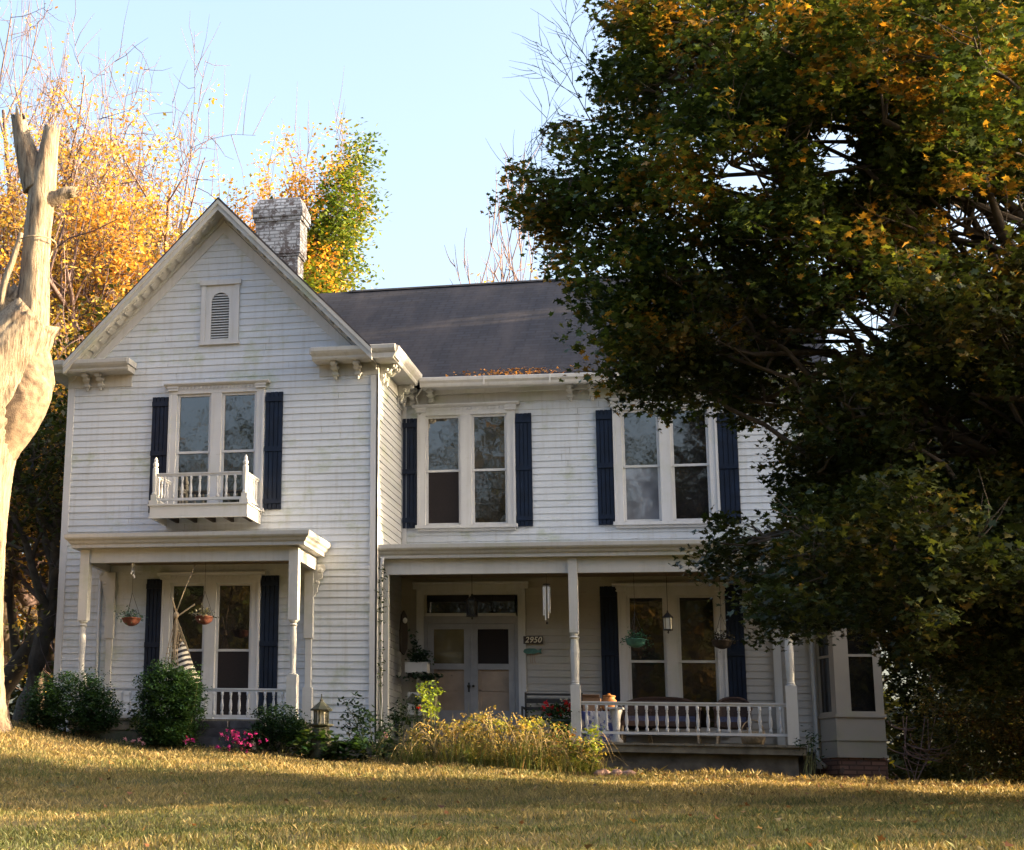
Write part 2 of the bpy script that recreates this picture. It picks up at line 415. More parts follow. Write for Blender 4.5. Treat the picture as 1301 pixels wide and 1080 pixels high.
def gab(z):
    if z < 6.7: return (-5.6, 0.0)
    h = (9.22-z)/SL; return (-2.80-h, -2.80+h)
wall('wall', (0, 0, 0), (1, 0, 0), (0, -1, 0), -5.6, 0, 0.30, 9.22,
     [win_open(*WIN['A2']), win_open(*WIN['A1']), (-3.12, -2.52, 7.14, 8.2)], gab, seed=3)
wall('wall', (0, 0, 0), (0, 1, 0), (1, 0, 0), 0.0, 2.1, 0.30, 6.62, mat='siding_side_shade', seed=4)
wall('wall', (-5.6, 0, 0), (0, 1, 0), (-1, 0, 0), 0.0, 9.9, 0.30, 6.62, seed=5)
wall('wall', (0, 2.1, 0), (1, 0, 0), (0, -1, 0), 0, 6.85, 0.36+EXP*26, 6.62, [win_open(*WIN['M2a']), win_open(*WIN['M2b'])], seed=6)
wall('porch_wall', (0, 2.1, 0), (1, 0, 0), (0, -1, 0), 0, 6.85, 0.36, 0.36+EXP*26-.012, [win_open(*WIN['M1']), (0.46, 2.04, 0.30, 2.98)], mat='siding_porch_shade', seed=16)
wall('wall', (6.85, 2.1, 0), (0, 1, 0), (1, 0, 0), 0.0, 7.8, 0.15, 9.6, [], lambda z: (0, 7.8) if z < 6.7 else (0+max(0, (z-6.7)/0.7), 7.8-max(0, (z-6.7)/0.7)), seed=8)
wall('wall', (0, 9.9, 0), (1, 0, 0), (0, 1, 0), -5.6, 6.85, 0.15, 6.62, seed=9)
# foundation
mb = MB(); mb.box(-5.58, -0.02, 0.03, 9.85, -0.5, 0.31); mb.box(-0.1, 6.83, 2.13, 9.85, -0.5, 0.34)
mb.build('foundation', M['stone'], H)
# corner boards, frieze, water table
mb = MB()
for x0, x1 in ((-5.625, -5.50), (-0.095, 0.03)): mb.box(x0, x1, -0.034, 0.0, 0.28, 6.40 if x1 > 0 else 6.38)
mb.box(0.0, 0.032, -0.034, 0.09, 0.28, 6.40); mb.box(-5.627, -5.6, -0.03, 0.1, 0.28, 6.4)
mb.box(0.024, 0.10, 2.06, 2.078, 3.7, 6.4)
mb.box(6.78, 6.88, 2.062, 2.098, 0.1, 6.38); mb.box(6.852, 6.885, 2.10, 2.2, 0.1, 6.38)
split(mb, 'corner_board', M['trim'], H, (0, 1, 2, 3, 4, 5, 6))
mb = MB()
mb.box(-5.63, -4.42, -0.037, 0.0, 6.385, 6.62); mb.box(-1.0, 0.035, -0.037, 0.0, 6.405, 6.65)
mb.box(0.0, 0.037, -0.035, 2.098, 6.40, 6.64); mb.box(0.037, 6.88, 2.058, 2.098, 6.33, 6.60)
split(mb, 'frieze_board', M['cornice'], H, (0, 1))

# roofs -------------------------------------------------------------
def roof_slab(name, p, q, r_, s_, th, uvf):
    """four top corners, thickness downwards"""
    top = [Vector(a) for a in (p, q, r_, s_)]; bot = [a-Vector((0, 0, th)) for a in top]
    mb = MB(); mb.add([tuple(a) for a in top+bot], [(0, 1, 2, 3), (7, 6, 5, 4), (0, 4, 5, 1), (1, 5, 6, 2), (2, 6, 7, 3), (3, 7, 4, 0)])
    o = mb.build(name, M['shingle'], H); add_uv(o, uvf); return o
sq = math.hypot(1, 0.7)
rM = roof_slab('roof', (-2.78, 1.74, 6.755), (7.32, 1.74, 6.755), (7.32, 6.0, 9.74), (-2.78, 6.0, 9.74), 0.05, lambda c, n: (c.x, c.y*sq))
roof_slab('roof', (7.32, 10.26, 6.755), (-2.78, 10.26, 6.755), (-2.78, 6.0, 9.741), (7.32, 6.0, 9.741), 0.05, lambda c, n: (c.x, c.y*sq))
zr = 6.80
xr = APX+(APZ-zr)/SL; xl = APX-(APZ-zr)/SL
sq2 = math.hypot(1, SL)
roof_slab('roof', (xr, -0.48, zr), (xr, 9.9, zr), (APX, 9.9, APZ+.02), (APX, -0.48, APZ+.02), 0.05, lambda c, n: (c.y, c.x*sq2))
roof_slab('roof', (xl, 9.9, zr), (xl, -0.48, zr), (APX, -0.48, APZ+.021), (APX, 9.9, APZ+.021), 0.05, lambda c, n: (c.y, c.x*sq2))
mb = MB(); mb.prism([(5.9, 9.70), (6.0, 9.765), (6.1, 9.70), (6.0, 9.745)], 'x', -1.9, 7.3)
mb.build('ridge_cap', M['shingle'], H)
# rake boards: crown, fascia, soffit and frieze, both sides of the gable
mb = MB(); mbs = MB(); mbf = MB()
for sgn in (-1, 1):
    L_ = (APZ-6.78)/SL
    def rk(mbb, y0, y1, d0, d1):
        # band between two offsets measured vertically below the roof line
        pts = [(APX, APZ-d0), (APX+sgn*L_, APZ-d0-L_*SL), (APX+sgn*L_, APZ-d1-L_*SL), (APX, APZ-d1)]
        mbb.prism(pts if sgn < 0 else pts[::-1], 'y', y0, y1)
    rk(mb, -0.50, -0.42, 0.034, 0.115)
    rk(mb, -0.475, -0.40, 0.116, 0.22)
    rk(mbs, -0.40, -0.002, 0.18, 0.215)           # soffit
    rk(mbs, -0.11, -0.002, 0.216, 0.29)          # bed moulding
    # frieze board on the wall
    h = 0.20
    pts = [(APX-.02, APZ-0.28), (APX-.02+sgn*2.70, APZ-0.28-2.70*SL), (APX-.02+sgn*(2.70-.23+.02), APZ-0.28-2.70*SL), (APX-.02, APZ-0.28-h-.03)]
    mbf.prism(pts if sgn < 0 else pts[::-1], 'y', -0.036, 0.0)
    for k in range(17):                           # soffit blocks
        t = 0.14+k*0.155; x = APX+sgn*t; z = APZ-0.22-t*SL
        Mx = Matrix.Translation((x, -0.24, z)) @ Matrix.Rotation(sgn*math.atan(SL), 4, 'Y')
        mbs.box(-0.055, 0.055, -0.115, 0.115, -0.02, 0.004, Mx)
mb.build('rake_board', M['cornice'], H); mbs.build('rake_soffit', M['cornice'], H); mbf.build('gable_frieze', M['trim'], H)
# cornice returns and side cornices: profile swept
CPROF = [(0.0, 6.60), (0.36, 6.60), (0.38, 6.625), (0.385, 6.655), (0.43, 6.70), (0.455, 6.74), (0.46, 6.80), (0.44, 6.81), (0.0, 6.815)]
mb = MB()
def ret(x0, x1, dz, e0, e1):
    mb.prism([(-p[0], p[1]+dz) for p in CPROF][::-1], 'y', 0, 0.0001) if False else None
    poly = [(-p[0], p[1]+dz) for p in CPROF]
    mb.prism(poly, 'x', x0, x1)
ret(-5.98, -4.38, 0.0, 1, 1); ret(-1.05, 0.40, 0.015, 1, 1)
mb.box(-4.3795, -4.345, -0.44, -0.002, 6.70, 6.80); mb.box(-1.085, -1.0505, -0.44, -0.002, 6.715, 6.81)
mb.prism([(p[0], p[1]) for p in CPROF], 'y', 0.001, 1.70)
mb.prism([(p[0]-0.003, p[1]) for p in CPROF], 'y', -0.40, 0.0)
mb.prism([(-5.6-p[0], p[1]) for p in CPROF][::-1], 'y', 0.001, 10.2)
mb.build('cornice', M['cornice'], H)
mb = MB()
gp = [(1.72, 6.60), (1.66, 6.60), (1.645, 6.63), (1.64, 6.66), (1.60, 6.70), (1.595, 6.755), (1.61, 6.765), (1.72, 6.765)]
for i in range(6):                                # gutter sections sag slightly
    x0, x1 = 0.42+i*1.15, 0.42+(i+1)*1.15
    s0 = -0.018*math.sin(math.pi*i/6)-0.008*i; s1 = -0.018*math.sin(math.pi*(i+1)/6)-0.008*(i+1)
    n = len(gp); vs = [(x0, p[0], p[1]+s0-0.035) for p in gp]+[(x1, p[0], p[1]+s1-0.035) for p in gp]
    mb.add(vs, [tuple(range(n)), tuple(range(n, 2*n))[::-1]]+[(a, n+a, n+(a+1) % n, (a+1) % n) for a in range(n)])
    mb.box(x1-.012, x1+.012, 1.585, 1.60, 6.57+s1, 6.73+s1)
mb.build('gutter', M['gutter'], H)
mb = MB(); mb.box(0.42, 7.3, 1.722, 2.097, 6.57, 6.59); mb.box(0.42, 7.3, 1.98, 2.057, 6.50, 6.569)
mb.build('soffit', M['porchpaint'], H)
mb = MB()                                         # small loose leaves lying in the gutter come later
# brackets ----------------------------------------------------------
BR = [(0.0, 0.0), (0.30, 0.0), (0.30, -0.05), (0.27, -0.075), (0.22, -0.08), (0.20, -0.12), (0.155, -0.15), (0.11, -0.15), (0.095, -0.19), (0.10, -0.235), (0.075, -0.265), (0.04, -0.27), (0.0, -0.30)]
def bracket(x, y, z, d, s=1.0, w=0.085, name='bracket', mat='cornice'):
    """d: direction the bracket sticks out to"""
    mb = MB(); D = Vector(d); U = D.cross(Vector((0, 0, 1)))
    vs = []
    for t in (-w/2, w/2):
        for p in BR: q = Vector((x, y, z))+D*p[0]*s+Vector((0, 0, p[1]*s))+U*t; vs.append(tuple(q))
    n = len(BR); fs = [tuple(range(n)), tuple(range(n, 2*n))[::-1]]+[(a, n+a, n+(a+1) % n, (a+1) % n) for a in range(n)]
    mb.add(vs, fs)
    for (pu, pz, r) in ((0.245, -0.035, 0.030), (0.13, -0.10, 0.04), (0.055, -0.215, 0.03)):   # scroll eyes and drop
        for t in (-w/2-.006, w/2+.006):
            c = Vector((x, y, z))+D*pu*s+Vector((0, 0, pz*s))+U*t
            mb.blob(tuple(c), (r*s, r*s, r*s), 6, 4)
    c = Vector((x, y, z))+D*0.055*s+Vector((0, 0, -0.30*s)); mb.blob(tuple(c), (0.035*s, 0.035*s, 0.045*s), 6, 4)
    return mb.build(name, M[mat], H)
for x in (-5.42, -5.17, -4.62+.0): 
    if x < -5: bracket(x+0.18, -0.037, 6.598, (0, -1, 0), 0.85)
bracket(-0.70, -0.037, 6.61, (0, -1, 0), 0.85); bracket(-0.31, -0.037, 6.61, (0, -1, 0), 0.85)
for y in (0.10, 0.38, 1.62, 1.88): bracket(0.037, y, 6.60, (1, 0, 0), 0.95)
for x in (0.22, 0.56, 3.02, 3.40, 6.2, 6.62): bracket(x, 2.058, 6.568, (0, -1, 0), 0.85)

# gable vent ---------------------------------------------------------
mb = MB(); fz0, fz1, fx0, fx1 = 7.12, 8.25, -3.17, -2.47
mb.box(fx0, fx0+.08, -.052, 0.02, fz0, fz1-.09); mb.box(fx1-.08, fx1, -.052, 0.02, fz0, fz1-.09)
mb.box(fx0-.03, fx1+.03, -.075, 0.02, fz1-.089, fz1); mb.box(fx0-.02, fx1+.02, -.065, 0.02, fz0-.05, fz0-.001)
mb.box(fx0+.04, fx0+.06, -.06, -.053, 7.72, 7.75)
vent = mb.build('gable_vent', M['trim'], H)
# arched panel: polygon board with arched hole built as strips
mb = MB(); ax0, ax1, az0, az1 = -2.985, -2.655, 7.18, 7.86; rr = (ax1-ax0)/2; acx = (ax0+ax1)/2
mb.box(fx0+.081, ax0, -.03, 0.0, fz0+.001, fz1-.091); mb.box(ax1, fx1-.081, -.03, 0.0, fz0+.001, fz1-.091)
mb.box(ax0, ax1, -.03, 0, fz0+.001, az0)
for k in range(12):
    t0, t1 = math.pi*k/12, math.pi*(k+1)/12
    p0 = (acx+rr*math.cos(t0), az1+rr*math.sin(t0)); p1 = (acx+rr*math.cos(t1), az1+rr*math.sin(t1))
    mb.prism([p0, (p0[0], fz1-.092), (p1[0], fz1-.092), p1], 'y', -.03, 0)
mb.build('arched_panel', M['trim'], vent)
mb = MB(); k = 0; z = az0+.02
while z < az1+rr-.03:
    hw = rr if z < az1 else math.sqrt(max(0, rr*rr-(z-az1)**2))
    mb.add([(acx-hw, -.022, z), (acx+hw, -.022, z), (acx+hw, .03, z+.035), (acx-hw, .03, z+.035), (acx-hw, -.022, z+.012), (acx+hw, -.022, z+.012), (acx+hw, .03, z+.047), (acx-hw, .03, z+.047)],
           [(0, 3, 2, 1), (4, 5, 6, 7), (0, 1, 5, 4)])
    z += 0.048
mb.build('louvre', M['trim'], vent)
mb = MB(); mb.box(fx0+.08, fx1-.08, .04, .05, fz0, fz1-.05); mb.build('vent_backing', M['void'], vent)

# windows ------------------------------------------------------------
def window(key, y, head, panes, sillz=None):
    """paired double-hung window; panes = (upper left, lower left, upper right, lower right) materials"""
    xc, zb, zt = WIN[key]; mid = (zb+zt)/2-0.01+(.02 if key[-1] == '1' else 0)
    mb = MB(); f = y-0.055; b = y+0.02
    for a, c in ((-0.87, -0.725), (-0.095, 0.095), (0.725, 0.87)): mb.box(xc+a, xc+c, f, b, zb-.045, zt+.045)
    for a, c in ((-.87, -.83), (.83, .87)): mb.box(xc+a, xc+c, f-.014, f-.0005, zb-.04, zt+.04)
    mb.box(xc-.87, xc+.87, f-.003, b, zt+.0455, zt+.10)
    w = mb.build('window', M['trim'], H)
    mb = MB(); mb.box(xc-.90, xc+.90, f-.05, b, zb-.105, zb-.0455); mb.box(xc-.86, xc+.86, f-.012, b, zb-.15, zb-.106)
    mb.build('window_sill', M['trim'], w)
    # entablature
    mb = MB(); z0 = zt+.1005; z1 = z0+head
    mb.box(xc-.87, xc+.87, f-.006, b, z0, z1-.05)
    for s in (-1, 1):
        xa = xc+s*.80
        mb.box(xa-.085, xa+.085, f-.035, f-.0065, z0, z1-.05); mb.box(xa-.095, xa+.095, f-.045, f-.0355, z0+.0, z0+.025)
        mb.box(xa-.10, xa+.10, f-.05, f-.0355, z1-.085, z1-.051)
    mb.prism([(f-.085, z1), (f-.085, z1-.02), (f-.04, z1-.0505), (b, z1-.0505), (b, z1+.012)], 'x', xc-.955, xc+.955)
    n = 19
    for i in range(n):                             # scalloped drops
        x = xc-.68+1.36*(i+.5)/n; mb.prism([(x-.026, z1-.055), (x+.026, z1-.055), (x+.026, z1-.085), (x, z1-.115), (x-.026, z1-.085)], 'y', f-.022, f-.0065)
    mb.build('window_head', M['trim'], w)
    # sashes
    mb = MB(); g = y+0.0
    for s in (-1, 1):
        a, c = (xc-.68, xc-.14) if s < 0 else (xc+.14, xc+.68)
        for (z0, z1, yy) in ((mid, zt, g-.018), (zb, mid, g+.005)):
            mb.box(a-.045, a, yy, yy+.03, z0-.02, z1+.045); mb.box(c, c+.045, yy, yy+.03, z0-.02, z1+.045)
            mb.box(a, c, yy, yy+.03, z1-.0, z1+.045) if z1 == zt else mb.box(a, c, yy-.012, yy+.03, z1-.022, z1+.018)
            if z0 == zb: mb.box(a, c, yy, yy+.03, z0-.045, z0)
    mb.build('window_sash', M['trim'], w)
    for i, (s, lo) in enumerate(((-1, 0), (-1, 1), (1, 0), (1, 1))):
        a, c = (xc-.685, xc-.135) if s < 0 else (xc+.135, xc+.685)
        mb = MB(); z0, z1 = (zb-.005, mid) if lo else (mid, zt+.005); yy = g+.012 if not lo else g+.028
        mt = panes[i]; 
        if mt == 'screen': yy = g+.006
        mb.box(a, c, yy, yy+.004, z0, z1); mb.build('window_pane', M[mt], w)
    return w
window('A2', 0.0, 0.13, ('glass', 'glass', 'glass', 'glass'))
window('A1', 0.0, 0.12, ('glass', 'screen', 'glass', 'screen'))
window('M2a', 2.1, 0.14, ('glass', 'screen', 'glass', 'glass'))
window('M2b', 2.1, 0.14, ('glass', 'glass_pale', 'glass', 'glass'))
window('M1', 2.1, 0.14, ('glass', 'glass', 'glass', 'glass'))
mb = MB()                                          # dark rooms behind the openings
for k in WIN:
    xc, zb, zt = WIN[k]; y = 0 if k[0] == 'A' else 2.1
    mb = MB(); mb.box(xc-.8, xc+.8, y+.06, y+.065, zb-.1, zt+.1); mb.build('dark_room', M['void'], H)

def shutter(x0, x1, y, z0, z1):
    mb = MB(); n = 4; w = (x1-x0)/n; r = rnd
    for i in range(n):
        mb.box(x0+i*w+.006, x0+(i+1)*w-.006, y-.050, y-.024, z0+r.uniform(0, .004), z1-r.uniform(0, .004))
    mb.box(x0+.002, x1-.002, y-.030, y-.0235, z0+.004, z1-.004)
    for z in (z0+.10, (z0+z1)/2-.02, z1-.17): mb.box(x0+.004, x1-.004, y-.072, y-.0505, z, z+.085)
    return mb.build('shutter', M['navy'], H)
shutter(-4.015, -3.715, 0, 4.10, 6.16); shutter(-1.945, -1.635, 0, 4.12, 6.17)
shutter(-3.99, -3.715, 0, 0.68, 2.96); shutter(-1.95, -1.64, 0, 0.68, 3.0)
shutter(0.03, 0.295, 2.1, 4.10, 6.09); shutter(2.045, 2.33, 2.1, 4.10, 6.115)
shutter(3.44, 3.725, 2.1, 4.10, 6.12); shutter(5.475, 5.80, 2.1, 4.08, 6.0)
shutter(3.43, 3.725, 2.1, 0.75, 3.05); shutter(5.475, 5.76, 2.1, 0.75, 3.06)

# balusters ----------------------------------------------------------
def baluster_prof(h, r=0.026):
    return [(r*.95, 0), (r*.95, h*.14), (r*.5, h*.17), (r*.85, h*.25), (r*1.05, h*.42), (r*.75, h*.62), (r*.5, h*.74), (r*.8, h*.78), (r*.5, h*.82), (r*.95, h*.86), (r*.95, h)]
def railing(name, p0, p1, ztop, zbot, step, rail_w=0.05, mat='trim', r=0.026, bal=True):
    p0 = Vector(p0+(0,)); p1 = Vector(p1+(0,)); d = (p1-p0); L = d.length; d.normalize(); nn = Vector((-d.y, d.x, 0))
    mb = MB()
    ang = math.atan2(d.y, d.x); Mx = Matrix.Translation(p0) @ Matrix.Rotation(ang, 4, 'Z')
    mb.box(0, L, -rail_w/2-.008, rail_w/2+.008, ztop-.022, ztop, Mx); mb.box(0, L, -rail_w/2+.006, rail_w/2-.006, ztop-.055, ztop-.0225, Mx)
    mb.box(0, L, -rail_w/2, rail_w/2, zbot-.02, zbot+.022, Mx)
    o = mb.build(name, M[mat], H)
    n = int(L/step); e = (L-(n-1)*step)/2
    me = None
    for i in range(n):
        q = p0+d*(e+i*step)
        if me is None:
            b = MB(); b.lathe(baluster_prof(ztop-.056-zbot-.0225, r), 0, 0, 8); bo = b.build('baluster', M[mat], o, True); me = bo.data
        else:
            bo = bpy.data.objects.new('baluster', me); COL.objects.link(bo); bo.parent = o
        bo.location = (q.x, q.y, zbot+.0225)
    return o
# balcony ------------------------------------------------------------
bx0, bx1, by, bz = -3.70, -1.99, -0.86, 3.87
mb = MB()
mb.box(bx0, bx1, by, by+.03, bz, bz+.21); mb.box(bx0, bx0+.03, by+.0305, -0.02, bz, bz+.21); mb.box(bx1-.03, bx1, by+.0305, -0.02, bz, bz+.21)
mb.box(bx0-.03, bx1+.03, by-.03, -.02, bz+.2105, bz+.235)
mb.box(bx0-.015, bx1+.015, by-.012, by-.0005, bz, bz+.03)
bal = mb.build('balcony', M['porchpaint'], H)
mb = MB()
for i in range(9): 
    y = by+.04+i*.088; mb.box(bx0+.035, bx1-.035, y, y+.075, bz+.17, bz+.20)
for i in range(5):
    x = bx0+.2+i*.33; mb.box(x, x+.05, by+.035, -.02, bz+.05, bz+.1695)
mb.build('balcony_floor', M['darkwood'], bal)
def sqpost(mb, x, y, z0, z1, w): mb.box(x-w/2, x+w/2, y-w/2, y+w/2, z0, z1)
mb = MB()
for x in (bx0+.06, bx1-.06):
    sqpost(mb, x, by+.055, bz+.236, bz+.30, .15); sqpost(mb, x, by+.055, bz+.301, bz+.40, .105)
    mb.lathe([(.05, 0), (.055, .02), (.042, .05), (.05, .30), (.05, .46), (.03, .48), (.045, .50), (.05, .53), (.03, .57), (.034, .60), (.012, .65)], x, by+.055, 10, bz+.40)
    mb.build('newel_post', M['porchpaint'], bal); mb = MB()
pass
def rail_parent(o, p): o.parent = p
r1 = railing('balcony_railing', (bx0+.12, by+.055), (bx1-.12, by+.055), 4.64, 4.19, 0.155)
r2 = railing('balcony_railing', (bx1-.06, by+.12), (bx1-.06, -.03), 4.64, 4.19, 0.15)
r3 = railing('balcony_railing', (bx0+.06, by+.12), (bx0+.06, -.03), 4.64, 4.19, 0.15)
mb = MB(); mb.box(bx1-.075, bx1-.062, by+.13, -.03, 4.215, 4.585); mb.build('side_panel', M['porchpaint'], bal)

# porch builder pieces ------------------------------------------------
def porch_roof(x0, x1, yf, yw, z0, z1, zw, open_left=True, open_right=True):
    # moulded fascia running round three sides, sloping metal top
    mb = MB(); P = [(0.0, 0.0), (0.0, .05), (0.03, .075), (0.05, .11), (0.085, .135), (0.10, .16), (0.10, z1-z0)]
    def ring(off, z): return [(x0+(.10-off) if open_left else x0, yw), (x0+(.10-off) if open_left else x0, yf+(.10-off)), (x1-(.10-off) if open_right else x1, yf+(.10-off)), (x1-(.10-off) if open_right else x1, yw)]
    vs = []
    for (o, h) in P: vs += [(p[0], p[1], z0+h) for p in ring(o, h)]
    fs = []
    for i in range(len(P)-1):
        for k in range(3): fs.append((i*4+k, i*4+k+1, (i+1)*4+k+1, (i+1)*4+k))
    mb.add(vs, fs)
    t = len(P)-1; b = len(mb.v)
    rg = ring(.10, 0); hip = .0
    vs = [(p[0], p[1], z1) for p in rg]+[(x0+(.5 if open_left else 0), yw, zw), (x1-(.5 if open_right else 0), yw, zw)]
    mb.add(vs, [(1, 2, 5, 4), (0, 1, 4), (2, 3, 5)])
    mb.add([(x0+.1 if open_left else x0, yf+.1, z0+.001), (x1-.1 if open_right else x1, yf+.1, z0+.001), (x1-.1 if open_right else x1, yw, z0+.001), (x0+.1 if open_left else x0, yw, z0+.001)], [(0, 3, 2, 1)])
    return mb.build('porch_roof', M['cornice'], H)
def post(x, y, z0, z1, w, zb, zu, rt, mat='porchpaint'):
    mb = MB(); sqpost(mb, x, y, z0, zb, w*1.05); sqpost(mb, x, y, zu, z1, w)
    h = zu-zb
    mb.lathe([(w*.48, 0), (w*.5, .015), (rt, .03), (rt*1.15, .045), (rt, .06), (rt*1.1, h*.3), (rt*1.25, h*.62), (rt, h-.10), (rt*1.5, h-.075), (rt*.95, h-.05), (w*.45, h-.025), (w*.48, h)], x, y, 12, zb)
    return mb.build('porch_post', M[mat], H, False)
# porch A
porch_roof(-4.96, -0.76, -1.52, -0.001, 3.30, 3.52, 3.66)
mb = MB(); mb.box(-4.74, -1.00, -1.24, -1.16, 3.075, 3.30); mb.box(-1.08, -1.00, -1.159, -.03, 3.075, 3.299); mb.box(-4.74, -4.66, -1.159, -.03, 3.075, 3.299)
mb.build('porch_beam', M['porchpaint'], H)
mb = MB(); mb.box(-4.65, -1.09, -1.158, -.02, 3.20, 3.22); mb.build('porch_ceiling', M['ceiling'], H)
post(-4.665, -1.2, 0.56, 3.29, .155, 1.26, 2.12, .045); post(-1.07, -1.2, 0.56, 3.29, .155, 1.26, 2.12, .045)
for x, s in ((-4.62, -1), (-1.11, 1)):
    mb = MB(); mb.box(x-.075, x+.075, -.11, -.022, 1.95, 3.07); mb.box(x-.05, x+.05, -.085, -.022, 1.15, 1.9495); mb.box(x-.08, x+.08, -.12, -.022, .56, 1.1495)
    mb.build('pilaster', M['porchpaint'], H)
    mb = MB(); pr = [(0, 0), (.17, 0), (.20, -.05), (.185, -.10), (.13, -.12), (.155, -.17), (.14, -.23), (.08, -.26), (.095, -.33), (.06, -.40), (.065, -.45), (.03, -.50), (0, -.56)]
    xx = x+s*.076
    poly = [(xx+s*a, 3.17+b) for a, b in pr]
    mb.prism(poly if s < 0 else poly[::-1], 'y', -.09, -.04)
    mb.blob((xx+s*.115, -.065, 3.07), (.062, .045, .062), 10, 6); mb.blob((xx+s*.05, -.065, 2.88), (.04, .04, .04), 8, 5)
    mb.build('scroll_bracket', M['porchpaint'], H)
mb = MB()
for i in range(26):
    x = -4.82+i*.15; mb.box(x, x+.146, -1.34, -.02, .515, .55)
mb.box(-4.80, -.95, -1.32, -1.28, .36, .5145); mb.box(-.99, -.95, -1.279, -.02, .36, .5145)
mb.build('porch_floor', M['deck'], H)
mb = MB()
for (x0, x1, y0, z0, z1) in ((-4.75, -2.95, -1.24, 0.0, .36), (-1.55, -.97, -1.24, -.05, .36), (-2.9, -1.6, -1.24, -.05, .359)): mb.box(x0, x1, y0, -.1, z0, z1)
mb.build('porch_base', M['stone'], H)
mb = MB()
for (x0, x1, z0, z1, y0) in ((-2.92, -2.42, .40, .51, -1.60), (-2.40, -2.0, .39, .50, -1.62), (-1.98, -1.42, .40, .515, -1.58), (-2.95, -1.5, .24, .38, -1.85), (-2.85, -1.6, .08, .235, -2.05)):
    mb.box(x0, x1, y0, -1.35, z0, z1)
mb.build('porch_step', M['slate'], H)
railing('porch_railing', (-4.58, -1.2), (-1.15, -1.2), 1.04, .60, .142, r=.027)
# porch M
porch_roof(0.03, 6.80, 0.0, 2.098, 3.28, 3.50, 3.72, False, True)
mb = MB(); mb.box(.05, 6.60, .22, .30, 3.03, 3.28); mb.box(6.52, 6.60, .301, 2.07, 3.03, 3.279); mb.build('porch_beam', M['porchpaint'], H)
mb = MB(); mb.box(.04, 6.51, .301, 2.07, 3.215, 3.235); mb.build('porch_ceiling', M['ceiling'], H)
post(3.19, .25, .37, 3.27, .14, 1.25, 2.07, .058); post(6.45, .25, .37, 3.27, .16, 1.25, 2.07, .055)
mb = MB(); mb.box(.06, .17, .19, .31, .37, 3.029); mb.build('pilaster', M['porchpaint'], H)
mb = MB(); mb.box(6.20, 6.32, 2.0, 2.078, .37, 3.2); mb.build('pilaster', M['porchpaint'], H)
mb = MB()
for i in range(44):
    x = .04+i*.15; mb.box(x, x+.146, .14, 2.07, .33, .365)
mb.box(.04, 6.62, .17, .21, .22, .3295); mb.box(6.58, 6.62, .211, 2.07, .22, .3295)
mb.build('porch_floor', M['deck'], H)
mb = MB(); mb.box(3.2, 6.5, .30, .5, -.5, .22); mb.box(.1, 3.2, .32, .5, -.5, .22); mb.box(6.3, 6.5, .51, 2.05, -.5, .22); mb.build('porch_base', M['stone'], H)
mb = MB(); mb.box(.9, 2.6, -.15, .135, .05, .20); mb.box(.9, 2.6, -.5, -.151, -.2, .04); mb.build('porch_step', M['slate'], H)
railing('porch_railing', (3.26, .25), (6.37, .25), .995, .515, .154, r=.026)
# downspouts
def downspout(pts, mat='trim', r=.032):
    mb = MB(); mb.tube(pts, r, 8); return mb.build('downspout', M[mat], H, True)
downspout([(.10, -.10+.16, 3.3), (.075, .09, 3.1), (.075, .09, .55), (.16, .05, .42)])
downspout([(-4.83, -.06, 3.25), (-4.83, -.06, .5)], r=.028)
downspout([(6.80, 1.99, 3.3), (6.80, 1.99, .25), (6.92, 1.9, .12)], 'cornice', r=.035)
# curved gutter leader by the inner corner and over the window
downspout([(.50, 1.66, 6.60), (.30, 1.9, 6.45), (.33, 2.05, 6.30), (.345, 2.04, 6.15)], 'cornice', r=.018)
# vine climbing the corner is built later

# front door ----------------------------------------------------------
mb = MB(); y = 2.1
for a, b_ in ((.285, .41), (2.045, 2.17)): mb.box(a, b_, y-.06, y+.02, .36, 2.985)
mb.box(.285, 2.17, y-.065, y+.02, 2.9855, 3.10); mb.prism([(y-.11, 3.14), (y-.11, 3.12), (y-.07, 3.1005), (y+.02, 3.1005), (y+.02, 3.15)], 'x', .22, 2.235)
for a in (.30, 2.155): mb.box(a-.07 if a < 1 else a-.06, a+.06 if a < 1 else a+.07, y-.10, y-.066, 3.02, 3.0995)
mb.box(.44, 2.01, y-.035, y+.02, 2.555, 2.605); mb.box(1.20, 1.235, y-.025, y+.02, 2.6055, 2.93); mb.box(.41, 2.045, y-.03, y+.02, 2.9305, 2.985)
door = mb.build('front_door', M['trim'], H)
mb = MB()
mb.box(.411, .47, y-.04, y+.03, .37, 2.5545); mb.box(1.985, 2.044, y-.04, y+.03, .37, 2.5545); mb.box(.4705, 1.9845, y-.04, y+.03, 2.43, 2.5545)
for x0, x1 in ((.475, 1.215), (1.24, 1.98)):
    mb.box(x0, x0+.105, y-.03, y+.01, .40, 2.425); mb.box(x1-.105, x1, y-.03, y+.01, .40, 2.425)
    mb.box(x0+.1055, x1-.1055, y-.03, y+.01, 2.33, 2.425); mb.box(x0+.1055, x1-.1055, y-.03, y+.01, 1.64, 1.74); mb.box(x0+.1055, x1-.1055, y-.03, y+.01, .40, .95)
mb.box(1.2155, 1.2395, y-.035, y+.01, .40, 2.425)
mb.build('storm_door', M['doorgrey'], door)
mb = MB(); mb.box(1.34, 1.88, y+.0, y+.004, 1.74, 2.33); mb.build('door_screen', M['screen'], door)
mb = MB(); mb.box(.58, 1.11, y+.0, y+.004, 1.74, 2.33); mb.build('door_glass', M['glass_amber'], door)
mb = MB()
for x0, x1 in ((.58, 1.11), (1.345, 1.875)):
    mb.box(x0, x1, y+.012, y+.016, .95, 1.64); mb.box(x0, x1, y-.002, y+.0115, 1.28, 1.31); mb.box(x0, x0+.05, y-.002, y+.0115, .95, 1.64)
